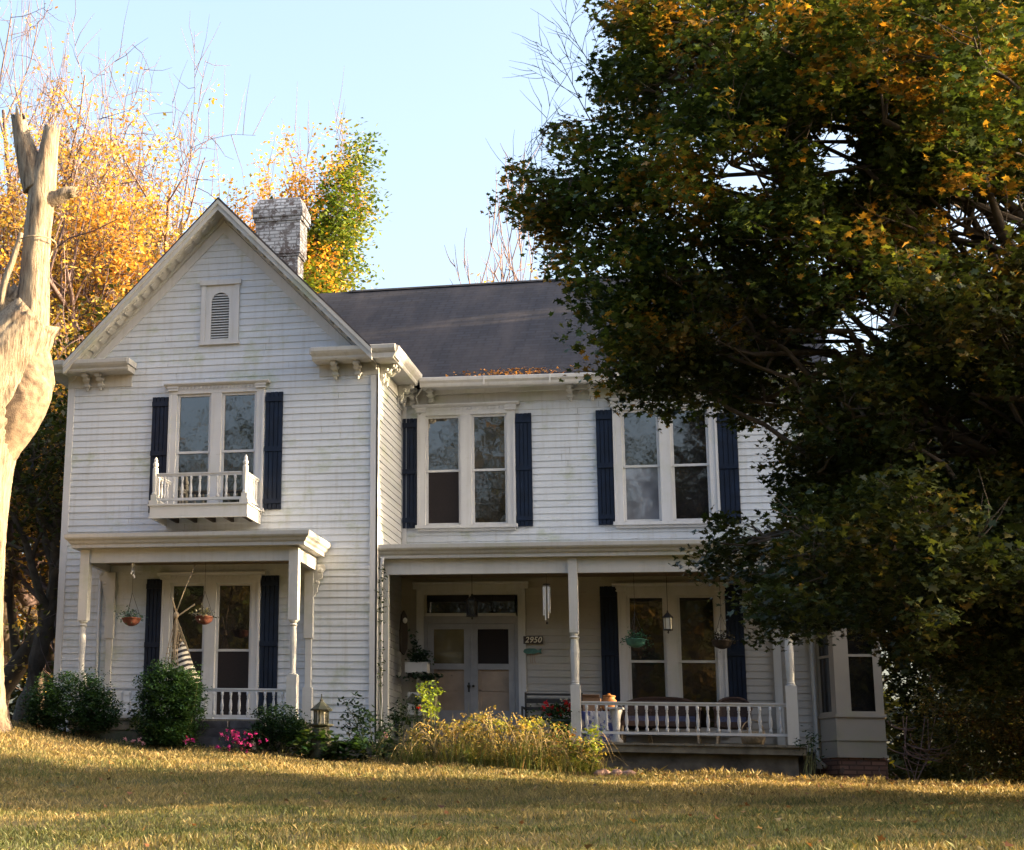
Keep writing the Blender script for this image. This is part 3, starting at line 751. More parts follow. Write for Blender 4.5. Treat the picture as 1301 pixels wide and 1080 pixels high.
mb.build('wood_panel', M['doorwood'], door)
for x0, x1 in ((.45, 1.20), (1.235, 2.0)):
    mb = MB(); mb.box(x0, x1, y+.0, y+.004, 2.60, 2.935); mb.build('transom_pane', M['glass'], door)
mb = MB(); mb.blob((1.19, y-.06, 1.36), (.028, .028, .028)); mb.box(1.175, 1.205, y-.035, y-.0301, 1.26, 1.42); mb.blob((1.27, y-.06, 1.36), (.024, .024, .024)); mb.build('door_handle', M['black'], door)

# bay window ----------------------------------------------------------
p0, p1, p2, p3 = (6.84, 2.1), (7.12, 1.52), (7.83, 1.52), (7.83, 2.6)
mb = MB()
poly = [p0, p1, p2, p3, (6.84, 2.6)]
mb.prism(poly, 'z', .30, .88); 
def grow_poly(d): return [(p0[0]-d, p0[1]), (p1[0]-d*.6, p1[1]-d), (p2[0]+d, p2[1]-d), (p3[0]+d, p3[1]), (6.8, 2.6)]
mb.prism(grow_poly(.03), 'z', .8805, .93); mb.prism(grow_poly(.02), 'z', .52, .555); mb.prism(grow_poly(.02), 'z', .26, .2995)
mb.prism(grow_poly(.0), 'z', 2.92, 3.35); mb.prism(grow_poly(.12), 'z', 3.3505, 3.5)
def seg_box(a, b_, s0, s1, th, z0, z1, off=0.0, mbb=None):
    A = Vector(a+(0,)); B = Vector(b_+(0,)); d = (B-A).normalized(); Mx = Matrix.Translation(A) @ Matrix.Rotation(math.atan2(d.y, d.x), 4, 'Z')
    mbb.box(s0, s1, -off, th-off, z0, z1, Mx)
L1 = math.dist(p0, p1)
seg_box(p0, p1, 0, .10, .06, .9305, 2.9195, 0, mb); seg_box(p0, p1, L1-.16, L1, .06, .9305, 2.9195, 0, mb)
mb.box(7.121, 7.345, 1.52, 1.58, .9305, 2.9195); mb.box(7.705, 7.83, 1.52, 1.58, .9305, 2.9195)
mb.box(7.77, 7.83, 1.5805, 2.6, .9305, 2.9195)
mb.box(7.345, 7.705, 1.535, 1.57, 1.83, 1.87); mb.box(7.345, 7.705, 1.52, 1.57, .9305, .975)
seg_box(p0, p1, .10, L1-.16, .04, 1.83, 1.87, -.012, mb); seg_box(p0, p1, .10, L1-.16, .04, .9305, .975, -.005, mb)
mb.box(7.10, 7.13, 1.505, 1.5195, .30, .88)
bay = mb.build('bay_window', M['baypaint_shade'], H)
mb = MB(); mb.box(7.34, 7.71, 1.56, 1.565, .97, 2.92); mb.build('window_pane', M['glass'], bay)
mb = MB(); seg_box(p0, p1, .09, L1-.15, .005, .97, 2.92, -.035, mb); mb.build('window_pane', M['glass'], bay)
mb = MB(); mb.prism([(a[0], a[1]+.02) for a in poly], 'z', -.6, .2595); bb = mb.build('bay_foundation', M['brick'], H); add_uv(bb, lambda c, n: (c.x+c.y, c.z))
# chimney --------------------------------------------------------------
mb = MB(); cx0, cx1, cy0, cy1 = -3.15, -2.24, 3.20, 3.74
def blk(e, z0, z1): mb.box(cx0-e, cx1+e, cy0-e, cy1+e, z0, z1)
blk(-.05, 8.4, 9.75); blk(0.0, 9.7505, 10.42); blk(.03, 10.4205, 10.50); blk(.055, 10.5005, 10.68)
e1, e2 = .055, -.03
mb.add([(cx0-e1, cy0-e1, 10.68), (cx1+e1, cy0-e1, 10.68), (cx1+e1, cy1+e1, 10.68), (cx0-e1, cy1+e1, 10.68), (cx0-e2+.04, cy0-e2, 10.90), (cx1+e2, cy0-e2, 10.90), (cx1+e2, cy1+e2, 10.90), (cx0-e2+.04, cy1+e2, 10.90)],
       [(0, 1, 5, 4), (1, 2, 6, 5), (2, 3, 7, 6), (3, 0, 4, 7), (4, 5, 6, 7)])
blk(-.02, 9.70, 9.7502)
ch = mb.build('chimney', M['chimney'], H); add_uv(ch, lambda c, n: (c.x if abs(n.y) > .5 else c.y, c.z))

# ------------------------------------------------------------------ trees
def grow(rng, start, d, length, rad, level, maxl, out, tips, spread=0.6, up=0.25, kids=(5, 5, 5, 4), segs=5, wob=0.17, decay=0.62, sides=(8, 6, 4, 3, 3)):
    p = np.array(start, float); d = np.array(d, float); d /= np.linalg.norm(d)
    pts = [p.copy()]; ds = [d.copy()]
    for i in range(segs):
        d = d+rng.normal(size=3)*wob+np.array([0, 0, up*0.35]); d /= np.linalg.norm(d)
        p = p+d*length/segs; pts.append(p.copy()); ds.append(d.copy())
    rad = max(rad, TWIG_MIN[0]); rs = [rad*(1-0.55*i/segs) for i in range(segs+1)] if level < maxl else [rad*(1-0.7*i/segs) for i in range(segs+1)]
    out.append((pts, rs, sides[min(level, len(sides)-1)]))
    if level >= maxl: tips.append(pts[-1]); tips.append(pts[len(pts)//2]); return
    k = kids[min(level, len(kids)-1)]
    for j in range(k):
        t = 0.35+0.65*(j+rng.random()*.8)/k; f = t*segs; i = min(int(f), segs-1); q = pts[i]+(pts[i+1]-pts[i])*(f-i)
        a = rng.normal(size=3); a -= a@ds[i]*ds[i]; a /= np.linalg.norm(a)
        nd = ds[i]*(1-spread*.55)+a*spread; nd[2] += up*.4
        grow(rng, q, nd, length*decay*rng.uniform(.75, 1.15), rs[i]*0.58, level+1, maxl, out, tips, spread, up, kids, max(3, segs-1), wob, decay, sides)
def tubes_mesh(name, branches, mat, parent):
    mb = MB()
    for pts, rs, n in branches: mb.tube(pts, rs, n, cap=False)
    return mb.build(name, mat, parent, True)
TWIG_MIN = [.005]
# leaves cut away along the sun ray so light reaches chosen spots: target point, radius
BEAMS = [(-1, -.35, 3.2, .24), (-.76, -.15, 3.42, .12), (-.76, -.5, 3.45, .06), (.05, .25, 6.15, .13), (.05, .3, 5.9, .08), (.05, 1.55, 5.15, .12), (.05, 1.45, 4.85, .06), (.05, .12, 4.3, .15), (.05, .22, 3.85, .08),
 (.05, .35, 3.62, .10), (.05, 1.8, 4.1, .06), (.45, -.42, 6.7, .18), (.45, .1, 6.68, .12), (.5, 3.9, 8.3, .22), (.9, 4.05, 8.4, .22), (1.3, 4.15, 8.47, .22), (1.7, 4.25, 8.55, .22), (2.1, 4.3, 8.6, .08), (3.78, .55, .85, .16), (3.68, .7, 1.1, .12),
 (-3.0, -1.35, 2.2, .16), (1.6, -2, .55, .4), (2.3, -2, .6, .5), (3.0, -2, .45, .45), (-5, -3, 1.0, .6), (-5, -3, 2.0, .6), (-5, -3, 3.0, .6), (-5, -3, 4.0, .6), (7.1, 1.5, .75, .07), (-1.97, -.4, 3.97, .10), (-1.0, -1.2, 2.6, .07), (-.3, 0, 3.2, .06)]
def open_beams(P):
    k = np.ones(len(P), bool); D = np.array(sd)
    for (x, y, z, r) in BEAMS:
        v = P-np.array([x, y, z]); t = v@D; d = np.linalg.norm(v-t[:, None]*D, axis=1); k &= ~((d < r+.11) & (t > .5))
    return k
GREEN = [(.025, .050, .012), (.040, .075, .016), (.065, .10, .020)]
ORANGE = [(.30, .13, .02), (.36, .20, .03), (.22, .09, .02)]
YEL = [(.62, .36, .04), (.70, .46, .06), (.55, .26, .03)]

def un(x, y, Yp):
    """pixel of the photograph to the point where its ray meets the plane Y = Yp (used for measuring the layout)"""
    Rm = Matrix.Identity(3); from_e = cam.rotation_euler.to_matrix()
    d = from_e @ Vector(((x-PX)/F, -(y-PY)/F, -1)); t = (Yp-CAM_P[1])/d.y
    return Vector(CAM_P)+d*t
def project(P):
    e = np.array(cam.rotation_euler.to_matrix()); q = (P-np.array(CAM_P))@e
    return PX+F*q[:, 0]/-q[:, 2], PY-F*q[:, 1]/-q[:, 2]

# --- the big maple in front of the right half of the house
mt = empty('maple_tree', (9.9, -8.8, gz(9.9, -8.8)), 'huge dark green and rust maple hanging over the right half of the house', 'tree')
MB0 = np.array(mt.location)
px_blobs = [(870,60,105),(990,60,140),(1150,80,160),(1280,100,140),(800,105,62),(745,170,42),(705,262,50),(668,252,36),(650,232,22),(790,245,88),(930,210,120),
 (725,330,36),(690,285,34),(800,370,84),(835,440,72),(782,478,40),(900,400,105),(960,465,72),(1030,180,120),(1180,250,120),(1040,320,105),(1130,410,95),(1270,420,110),(860,500,32),
 (1085,530,70),(1180,570,95),(1290,610,105),(1040,600,52),(950,690,42),(915,690,36),(898,718,22),(1010,745,58),(1080,700,90),(1180,700,110),(1280,740,100),(975,790,30),(1015,790,34),(1060,770,42),(1150,770,60),(1240,820,60),(820,20,60),(925,500,28)]
blobs = []
for (x, y, r) in px_blobs:
    inner = min(1.0, max(0, (x-700)/350))
    for k in range(1 if r < 50 else (2 if x < 1000 else 3)):
        Yp = -8.8+rnd.uniform(-1, 1)*(0.5+2.0*inner)-(1.2 if k == 2 else 0)
        c = un(x, y, Yp); rr = r/F*(Yp+29.6)
        blobs.append((c.x, c.y, c.z, rr, rr*(1.15 if r < 60 else 1.3), rr))
near_blobs = list(blobs)
far = []
for i in range(13):                                # the crown goes on beyond the frame
    a = rnd.uniform(-1.5, 1.9); rr = rnd.uniform(1.0, 1.5); h = rnd.uniform(2.0, 6.5); ra = rnd.uniform(.8, 2.6)
    far.append((9.9+abs(math.cos(a))*ra, -8.8+math.sin(a)*min(ra*1.3, 3.4), h, rr, rr, rr))
for i in range(10):
    far.append((6.5+rnd.uniform(-1.5, 3.5), -8.8+rnd.uniform(-2.5, 2.5), rnd.uniform(10.5, 13.5), 1.5, 1.5, 1.3))
gaps = [(1062,190,14,26),(950,224,20,12),(1245,285,30,17),(1100,412,16,14),(1218,560,22,18),(1062,438,1,1)]
def keep_gaps(C):
    x, y = project(C); k = np.ones(len(C), bool)
    for (gx, gy, a, b) in gaps: k &= ((x-gx)/(a+27))**2+((y-gy)/(b+25))**2 > 1
    return k
P1, C1 = shell_points(near_blobs, 270, 0.145, 42, inner=0.25, keep=keep_gaps)
P2, C2 = shell_points(far, 95, 0.24, 24, inner=0.4, keep=keep_gaps)
def maple_cols(P, lift=0):
    n = len(P); a = vnoise(P, .9, 3)*.65+vnoise(P, 2.6, 4)*.45+0.10*(P[:, 0]-7)/3+0.05*(P[:, 2]-5)/3+lift
    key = np.clip(0.44+a*0.50, 0, 1)
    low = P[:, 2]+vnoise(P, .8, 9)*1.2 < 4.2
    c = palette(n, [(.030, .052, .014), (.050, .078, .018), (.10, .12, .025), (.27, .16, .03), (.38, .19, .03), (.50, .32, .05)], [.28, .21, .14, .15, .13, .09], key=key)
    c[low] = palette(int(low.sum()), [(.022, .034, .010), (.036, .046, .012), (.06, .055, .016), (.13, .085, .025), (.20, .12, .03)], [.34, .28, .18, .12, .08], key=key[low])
    return c
near = leaf_mesh('crown', P1-MB0, RNG.uniform(.042, .108, len(P1)), maple_cols(P1), M['leaf'], mt, 'maple', 0.35, 0.5)
leaf_mesh('outer_crown', P2-MB0, RNG.uniform(.10, .15, len(P2)), maple_cols(P2), M['leaf'], mt, 'star', 0.35, 0.5)
br = []
r0 = np.random.default_rng(5)
b0 = np.array([0, 0, -.2]); tk = [b0, b0+[.02, .0, 1.2], b0+[-.1, .05, 2.4], b0+[-.15, .05, 3.6], b0+[-.1, .1, 5.2], b0+[0, .1, 7.2], b0+[.1, 0, 9.5]]
br.append((tk, [.62, .42, .38, .34, .27, .18, .08], 12))
mb = MB(); mb.tube(*br[0][:2], 14); mb.build('trunk', M['bark'], mt, True)
br = []; tp = []
for i, b in enumerate(near_blobs+far):
    c = np.array(b[:3])-MB0; f = min(5, max(1.2, (c[2]-.5)/2.0)); i0 = int(f); s = tk[i0]+(tk[min(i0+1, 6)]-tk[i0])*(f-i0)
    if i % 2 and b[3] < 1: s = s*.4+c*.6; w = .022
    else: w = .055
    L = np.linalg.norm(c-s); pts = [s+(c-s)*t+np.array([0, 0, .16*L*math.sin(math.pi*t)])+r0.normal(size=3)*.07*L*math.sin(math.pi*t) for t in np.linspace(0, 1, 8)]
    br.append((pts, [w*(1-.8*t)+.006 for t in np.linspace(0, 1, 8)], 6))
    for k in range(5):
        j = r0.integers(3, 8); d = r0.normal(size=3); d[2] = abs(d[2])*.4
        grow(r0, pts[j], d, b[3]*.9, .018, 0, 1, br, tp, kids=(4,), segs=3)
# bare twigs sticking out on the left side of the crown
for (x, y, x2, y2) in ((770, 180, 688, 70), (775, 150, 700, 150), (770, 120, 735, 25), (760, 215, 690, 205), (730, 330, 655, 175)):
    s = np.array(un(x, y, -8.8))-MB0; e = np.array(un(x2, y2, -8.8))-MB0; L = np.linalg.norm(e-s)
    grow(r0, s, e-s, L*.85, .010, 0, 2, br, tp, spread=.55, up=.05, kids=(6, 4), segs=6, wob=.10, sides=(4, 3, 3))
tubes_mesh('branches', br, M['bark'], mt)

# --- generic background trees
TWIG_MIN[0] = .009
def bg_tree(name, loc, label, seed, h, trunk_r, kids, maxl, palette_, weights, leaves, size, spread=.6, up=.3, wood='twig', stems=1, clump=.24, zmin=0.0, group=None, tree_len=None, bare_top=None, shape='quad', kf=.45, rad=None):
    rg = np.random.default_rng(seed); t = empty(name, (loc[0], loc[1], gz(loc[0], loc[1])), label, 'tree', group)
    out = []; tips = []
    for s in range(stems):
        d = np.array([rg.normal()*.12*(stems > 1)*(1.6 if stems < 4 else 3.2), rg.normal()*.12*(stems > 1), 1.0])
        grow(rg, [rg.normal()*.15*(stems > 1), rg.normal()*.15*(stems > 1), -.2], d, (tree_len or h*.55), trunk_r, 0, maxl, out, tips, spread, up, kids, 6)
    zz = np.array([p[2] for p in tips]); hmax = np.percentile(zz, 98); k = h/hmax
    if rad:
        TA = np.array(tips); cxy = np.median(TA[:, :2], axis=0); r85 = np.percentile(np.hypot(*(TA[:, :2]-cxy).T), 85); fx = rad/(r85*k)
        def fix(p):
            q = np.array(p, float); u = min(1, max(0, q[2]/(hmax*.6))); q[:2] = (q[:2]-cxy*u)*(1+(fx-1)*u); return q
        out = [([fix(p) for p in b[0]], b[1], b[2]) for b in out]; tips = [fix(p) for p in tips]
    tr_ = [([p*k for p in b[0]], [r*k if i < 99 else r for i, r in enumerate(b[1])], b[2]) for b in out]
    tips = np.array(tips)*k
    mb = MB(); 
    for pts, rs, n in tr_[:1]: mb.tube(pts, rs, n)
    mb.build('trunk', M['bark'], t, True)
    tubes_mesh('branches', tr_[1:], M[wood], t)
    if leaves:
        T = tips[tips[:, 2] > zmin]
        if bare_top is not None:
            pr = np.clip((bare_top-T[:, 2])/3.5, 0.05, 1); nz = (vnoise(T, .6, seed)+1)/2
            T = T[rg.random(len(T)) < pr*np.clip(nz*1.8, .1, 1)]
        idx = rg.integers(0, len(T), leaves//8); C = T[idx]
        P = (C[:, None, :]+rg.normal(size=(len(C), 8, 3))*clump*(.75 if bare_top else 1)).reshape(-1, 3)
        P = P[open_beams(P+np.array(t.location))]
        key = np.clip(.5+vnoise(P, kf, seed+1)*.4, 0, 1)
        leaf_mesh('crown', P, rg.uniform(size*.7, size*1.3, len(P)), palette(len(P), palette_, weights, rg, key=key), M['leaf'], t, shape, .3, .4, rg)
    return t
YP = [(.66, .44, .13), (.66, .36, .09), (.62, .48, .14), (.42, .34, .08), (.20, .18, .05)]; YW = [.28, .24, .2, .16, .12]
GP = [(.06, .11, .016), (.13, .18, .025), (.30, .29, .04), (.46, .30, .04)]; GW = [.34, .34, .24, .08]
DP = [(.03, .045, .012), (.05, .06, .015), (.10, .08, .02), (.24, .14, .03)]; DW = [.4, .3, .2, .1]
bgk = dict(kids=(7, 6, 5, 4), maxl=4)
bg_tree('autumn_tree', (-13.3, 15), 'tall half bare tree with golden leaves and pinkish twigs at the far left edge', 21, 19.0, .30, (7, 6, 5, 6), 4, YP, YW, 64000, .125, spread=1.05, up=.14, stems=4, bare_top=17.5, rad=4.4)
bg_tree('autumn_tree', (-10.2, 14), 'half bare golden tree with upright pinkish twigs left of the steep gable', 22, 16.4, .26, (7, 6, 5, 6), 4, YP, YW, 64000, .125, spread=1.1, up=.12, stems=4, bare_top=16.5, rad=4.2)
bg_tree('autumn_tree', (-7.4, 15.5), 'orange and yellow leafed tree directly behind the gable peak', 23, 15.4, .24, (7, 6, 5, 4), 4, [(.64, .31, .05), (.66, .40, .07), (.38, .32, .05), (.18, .20, .035)], [.35, .3, .2, .15], 66000, .115, spread=.62, up=.32, stems=2, bare_top=16.5, rad=3.0)
bg_tree('green_maple', (-4.45, 14), 'yellow green maple behind the white brick chimney', 24, 14.8, .24, (7, 6, 5, 4), 4, GP, GW, 46000, .13, spread=.5, up=.36, clump=.24, wood='bark', rad=1.3, kf=1.3)
TWIG_MIN[0] = .020
bg_tree('bare_tree', (-1.5, 21), 'nearly bare pale tree showing above the middle of the roof ridge', 25, 17.3, .18, (7, 6, 4, 3), 4, YP, YW, 420, .16, spread=.6, up=.3, bare_top=16, rad=2.2)
TWIG_MIN[0] = .009
bg_tree('dark_tree', (-9.0, 6.5), 'shaded dark trunked tree just left of the house behind the dead trunk', 26, 8.2, .22, (6, 6, 5), 3, DP, DW, 9000, .15, spread=.7, up=.15, wood='bark', clump=.5)
bg_tree('dark_tree', (-11.5, 9.5), 'shaded forked tree at the left edge under the golden trees', 27, 9.5, .25, (7, 6, 5), 3, [(.05, .055, .015), (.12, .09, .02), (.40, .26, .05)], [.5, .3, .2], 11000, .16, spread=.7, up=.15, wood='bark', clump=.6, stems=2)
bg_tree('dark_tree', (-7.7, 9.0), 'thin dark tree between the dead trunk and the corner of the house', 28, 9.0, .16, (6, 6, 5), 3, [(.05, .055, .015), (.14, .10, .02), (.45, .28, .05)], [.4, .3, .3], 9000, .15, spread=.6, up=.2, wood='bark', clump=.5)
bg_tree('understory_tree', (-13.5, 18), 'leafy yellow brown undergrowth tree low at the left edge', 29, 9, .2, (7, 6, 5), 3, [(.10, .09, .02), (.3, .2, .04), (.5, .32, .05)], [.4, .3, .3], 16000, .2, spread=.9, up=.0, wood='bark', clump=.7)
# trees right of the house: mostly out of view, placed to shade the inner side wall, the roof and the right end
for i, (x, y, h, lab) in enumerate(((15.2, 4.7, 15.0, 'tall dark leafy tree right of the house beyond the frame, nearest the bay'), (20.5, 5.3, 16.0, 'dark leafy shade tree out of view beyond the right edge, behind the maple'),
                                   (23.5, 8.5, 16, 'dark leafy shade tree out of view, farthest right behind the big maple'), (11.5, 10, 8.0, 'dark leafy tree behind the right end of the house'), (10.1, 4.3, 7.0, 'dense dark tree growing close behind the bay window'))):
    bg_tree('shade_tree', (x, y), lab, 40+i, h, (.28 if i < 4 else .16), (8, 7, 6), 3, DP, DW, (60000, 50000, 26000, 22000, 30000)[i], .21, spread=(.85 if i < 4 else .62), up=(.05 if i < 4 else .3), wood='bark', clump=.45, group=None, stems=2, rad=(2.8 if i < 3 else None))

bg_tree('lawn_shade_tree', (16.5, -14.6), 'unseen low spreading small tree beyond the right edge nearer the camera, added to shade the lawn', 52, 3.0, .2, (9, 8, 6), 3, DP, DW, 16000, .2, spread=1.0, up=-.05, wood='bark', clump=.4, stems=2, rad=2.2)  # unseen tree added to darken the right of the lawn
bg_tree('lawn_shade_tree', (19.0, -8.0), 'unseen dense low branched tree beyond the right edge, added to shade the lawn', 51, 9.0, .35, (9, 8, 6), 3, DP, DW, 26000, .24, spread=1.0, up=-.05, wood='bark', clump=.5, stems=2, rad=2.6)  # unseen tree added to cast the dark band across the lawn
# trees behind the camera, seen in the window glass
proto = None
for i, (x, y) in enumerate(((-16, -50), (-7, -56), (1, -49), (8, -57), (16, -51), (25, -57), (-26, -54), (-36, -47), (-31, -30), (-27, -15))):
    if proto is None:
        proto = bg_tree('roadside_tree', (x, y), 'autumn tree reflected in the window glass', 60, 19, .4, (9, 8, 5), 3, DP, [.3, .3, .25, .15], 15000, .42, spread=.9, up=.05, wood='bark', clump=.6, group='trees reflected in the windows', stems=2)
    else:
        c = proto.copy(); COL.objects.link(c); c.location = (x, y, gz(x, y)); c.rotation_euler = (0, 0, i*1.3); c.scale = (1, 1, 1+.12*math.sin(i*2.1))
        for k in proto.children: kk = k.copy(); COL.objects.link(kk); kk.parent = c

# --- dead tree on the left, in front of the house
def mat_snag():
    m, nt, bs = new_mat('weathered_dead_wood'); L = nt.links
    v = coords(nt, (6, 6, 0.9)); n = noise(nt, v, 2.2, 7, .65)
    col = ramp(nt, n, [(.35, (.11, .08, .055)), (.5, (.36, .29, .21)), (.72, (.50, .42, .31))])
    col = mix(nt, ramp(nt, noise(nt, coords(nt), 1.7, 5, .6), [(.5, K1), (.7, (.6,)*3)]), col, (.22, .14, .09))
    L.new(col, bs.inputs['Base Color']); bs.inputs['Roughness'].default_value = .9; bump(nt, noise(nt, coords(nt, (9, 9, 1.1)), 3.2, 8, .7), bs, 1.0, .10); return m
M['snag'] = mat_snag()
M['bark_burl'] = mat_simple('burl_bark', (.30, .22, .15), .95, .35, 9, bmp=1.0, c2=(.10, .07, .05))  # paler warm bark of the burl
sx, sy = -5.95, -3.0
sg = empty('dead_tree', (sx, sy, gz(sx, sy)), 'bleached dead tree trunk with broken forked top at the left edge of the lawn', 'dead tree')
sz = gz(sx, sy)
def rough_tube(mb, pts, rad, n, amp, seed, jag=0.0):
    """tube with vertical ridges, lumps and, where jag is set, a splintered end"""
    b0 = len(mb.v); mb.tube(pts, rad, n); r = np.random.default_rng(seed); m = len(pts)
    A = np.array(mb.v[b0:b0+m*n]).reshape(m, n, 3); c = np.array(pts)[:, None, :]; d = A-c
    th = np.broadcast_to(np.linspace(0, 2*math.pi, n, endpoint=False)[None, :], (m, n)); zz = A[:, :, 2]
    q = np.stack([np.cos(th)*2.2, np.sin(th)*2.2, zz*.35+seed], -1).reshape(-1, 3)
    lum = vnoise(q, .9, seed).reshape(m, n)
    q2 = np.stack([np.cos(th)*7, np.sin(th)*7, zz*.8], -1).reshape(-1, 3)
    rid = 1-np.abs(vnoise(q2, 1.0, seed+1).reshape(m, n))*2
    q3 = np.stack([np.cos(th)*9, np.sin(th)*9, zz*7], -1).reshape(-1, 3)
    f = 1+amp*(lum*.9+rid*.45+vnoise(q3, 1.0, seed+2).reshape(m, n)*.35)
    A = c+d*f[:, :, None]
    if jag:
        ax = np.array(pts[-1])-np.array(pts[-3]); ax = ax/np.linalg.norm(ax)
        A[-1] += ax*(r.random((n, 1))**2*jag); A[-2] += ax*(r.random((n, 1))*jag*.25)
    mb.v[b0:b0+m*n] = [tuple(p) for p in A.reshape(-1, 3)]
def interp_path(ctrl, k):
    """ctrl rows: x, y, z, r ; smooth resample"""
    c = np.array(ctrl, float); n = len(c); out = []
    for i in range(n-1):
        p0_, p1_, p2_, p3_ = c[max(i-1, 0)], c[i], c[i+1], c[min(i+2, n-1)]
        for t in np.linspace(0, 1, k, endpoint=False):
            out.append(.5*((2*p1_)+(-p0_+p2_)*t+(2*p0_-5*p1_+4*p2_-p3_)*t*t+(-p0_+3*p1_-3*p2_+p3_)*t**3))
    out.append(c[-1]); out = np.array(out); return [tuple(a[:3]) for a in out], [max(.01, a[3]) for a in out]
def w(x, z): return (x-sx, 0.0, z-sz)
mb = MB()
pts, rad = interp_path([(-.02, 0, -.3, 1.05), (0, 0, .05, .84), (.02, 0, .5, .68), (.0, 0, 1.5, .60), (-.02, 0, 3.0, .58), (0, 0, 4.2, .62), (.10, 0, 4.9, .66), (.30, 0, 5.5, .68), (.52, 0, 6.0, .60), (.74, .0, 6.36, .50), (.86, 0, 6.52, .44)], 12)
rough_tube(mb, pts, rad, 72, .07, 1, .16)
mb.build('trunk', M['snag'], sg, True)
mb = MB()                                            # bark covered burl on the right side
pts, rad = interp_path([(.10, .05, 3.9, .30), (.34, .05, 4.5, .40), (.60, .05, 5.0, .46), (.74, .06, 5.45, .46), (.72, .06, 5.9, .40), (.66, .06, 6.2, .2)], 8); rough_tube(mb, pts, rad, 48, .07, 9)
mb.build('burl', M['bark_burl'], sg, True)
mb = MB()                                            # torn slab standing up on the left of the stub
pts, rad = interp_path([(.05, .1, 5.2, .55), (.15, .1, 5.9, .52), (.28, .1, 6.4, .44), (.42, .1, 6.75, .36), (.5, .1, 6.85, .34)], 8); rough_tube(mb, pts, rad, 48, .16, 12, .22)
mb.build('torn_slab', M['snag'], sg, True)
mb = MB()
pts, rad = interp_path([w(-5.14, 6.5)+(.33,), w(-5.12, 7.4)+(.26,), w(-5.12, 8.1)+(.235,), w(-5.09, 8.9)+(.235,), w(-5.05, 9.4)+(.21,), w(-5.0, 9.8)+(.165,), w(-4.97, 10.1)+(.14,)], 10)
rough_tube(mb, pts, rad, 40, .10, 2, .22)
mb.build('upper_stem', M['snag'], sg, True)
mb = MB()
pts, rad = interp_path([w(-5.18, 9.1)+(.2,), w(-5.33, 9.6)+(.19,), w(-5.47, 10.0)+(.15,), w(-5.55, 10.3)+(.12,)], 10)
rough_tube(mb, pts, rad, 32, .14, 3, .38)
mb.build('broken_fork', M['snag'], sg, True)
mb = MB(); pts, rad = interp_path([w(-5.05, 8.85)+(.15,), w(-4.85, 8.90)+(.13,), w(-4.66, 8.98)+(.12,), w(-4.55, 9.0)+(.10,)], 6); rough_tube(mb, pts, rad, 24, .14, 4, .12); mb.build('branch_stub', M['snag'], sg, True)
mb = MB(); pts, rad = interp_path([w(-5.28, 8.25)+(.04,), w(-5.40, 7.8)+(.055,), w(-5.52, 7.4)+(.06,), w(-5.58, 6.9)+(.06,)], 6); rough_tube(mb, [(p[0], -.28, p[2]) for p in pts], rad, 14, .08, 5); mb.build('side_branch', M['snag'], sg, True)
mb = MB()
ring = [(w(-5.12, 8.12)[0]+.33*math.cos(t), .33*math.sin(t), w(0, 8.12)[2]+.05*math.cos(t+1)) for t in np.linspace(0, 6.283, 20)]
mb.tube(ring, .013, 5); mb.tube([ring[3], w(-4.95, 7.6), w(-4.85, 7.2)], .011, 5); mb.build('rope', M['rope'], sg)

# --- shrubs and plants
def bush(name, label, blobs, n_den, size, cols, wts, shape='oval', clump=.06, cat='shrub', stems=10, group=None, per=14, inner=.5, droop=.25, flat=.4, seed=1):
    x, y = blobs[0][0], blobs[0][1]; z = gz(x, y); rg = np.random.default_rng(seed)
    t = empty(name, (x, y, z), label, cat, group); O = np.array([x, y, z])
    P, C = shell_points(blobs, n_den, clump, per, rg, inner)
    P = P[P[:, 2] > ground_z(P[:, 0], P[:, 1])-.02]
    c = palette(len(P), cols, wts, rg, key=np.clip(.5+vnoise(P, 5, seed)*.45, 0, 1))
    leaf_mesh('foliage', P-O, rg.uniform(size*.7, size*1.3, len(P)), c, M['leaf'], t, shape, flat, droop, rg)
    mb = MB()
    for i in range(stems):
        q = C[rg.integers(0, len(C))]-O; s = np.array([q[0]*.25, q[1]*.25, -.05]); m_ = (s+q)/2+rg.normal(size=3)*.05
        mb.tube([s, m_, q], [.012, .008, .003], 4, False)
    mb.build('stems', M['stem'], t)
    return t
SG = [(.014, .038, .014), (.024, .062, .020), (.045, .095, .03)]
bush('shrub', 'wide rounded green shrub at the left corner of the house beside the dead tree', [(-4.45, -2.1, .72, .62, .55, .52), (-4.9, -2.1, .62, .35, .4, .36), (-4.0, -2.05, .58, .34, .4, .34)], 2300, .05, SG, [.4, .4, .2], seed=31, inner=.35)
bush('shrub', 'tall green shrub in front of the left porch railing', [(-2.78, -2.2, .70, .50, .45, .60), (-2.95, -2.2, 1.0, .34, .36, .34), (-2.5, -2.2, .85, .28, .34, .40), (-2.75, -2.2, .35, .5, .4, .4)], 2300, .05, SG, [.4, .4, .2], seed=32, inner=.35)
bush('shrub', 'dark green shrub at the foot of the right post of the left porch', [(-1.05, -1.95, .38, .34, .34, .36), (-1.3, -1.95, .42, .2, .25, .3), (-.8, -1.95, .32, .22, .25, .32)], 2300, .045, [(.012, .03, .012), (.02, .05, .018), (.04, .08, .03)], [.45, .4, .15], seed=33, inner=.35)
bush('leafy_plant', 'small broad leafed plant between the two left shrubs', [(-3.52, -1.7, .42, .12, .12, .26), (-3.5, -1.7, .68, .07, .07, .1)], 420, .09, [(.012, .025, .012), (.03, .05, .02)], [.7, .3], cat='plant', seed=34, clump=.05, per=6, stems=6)
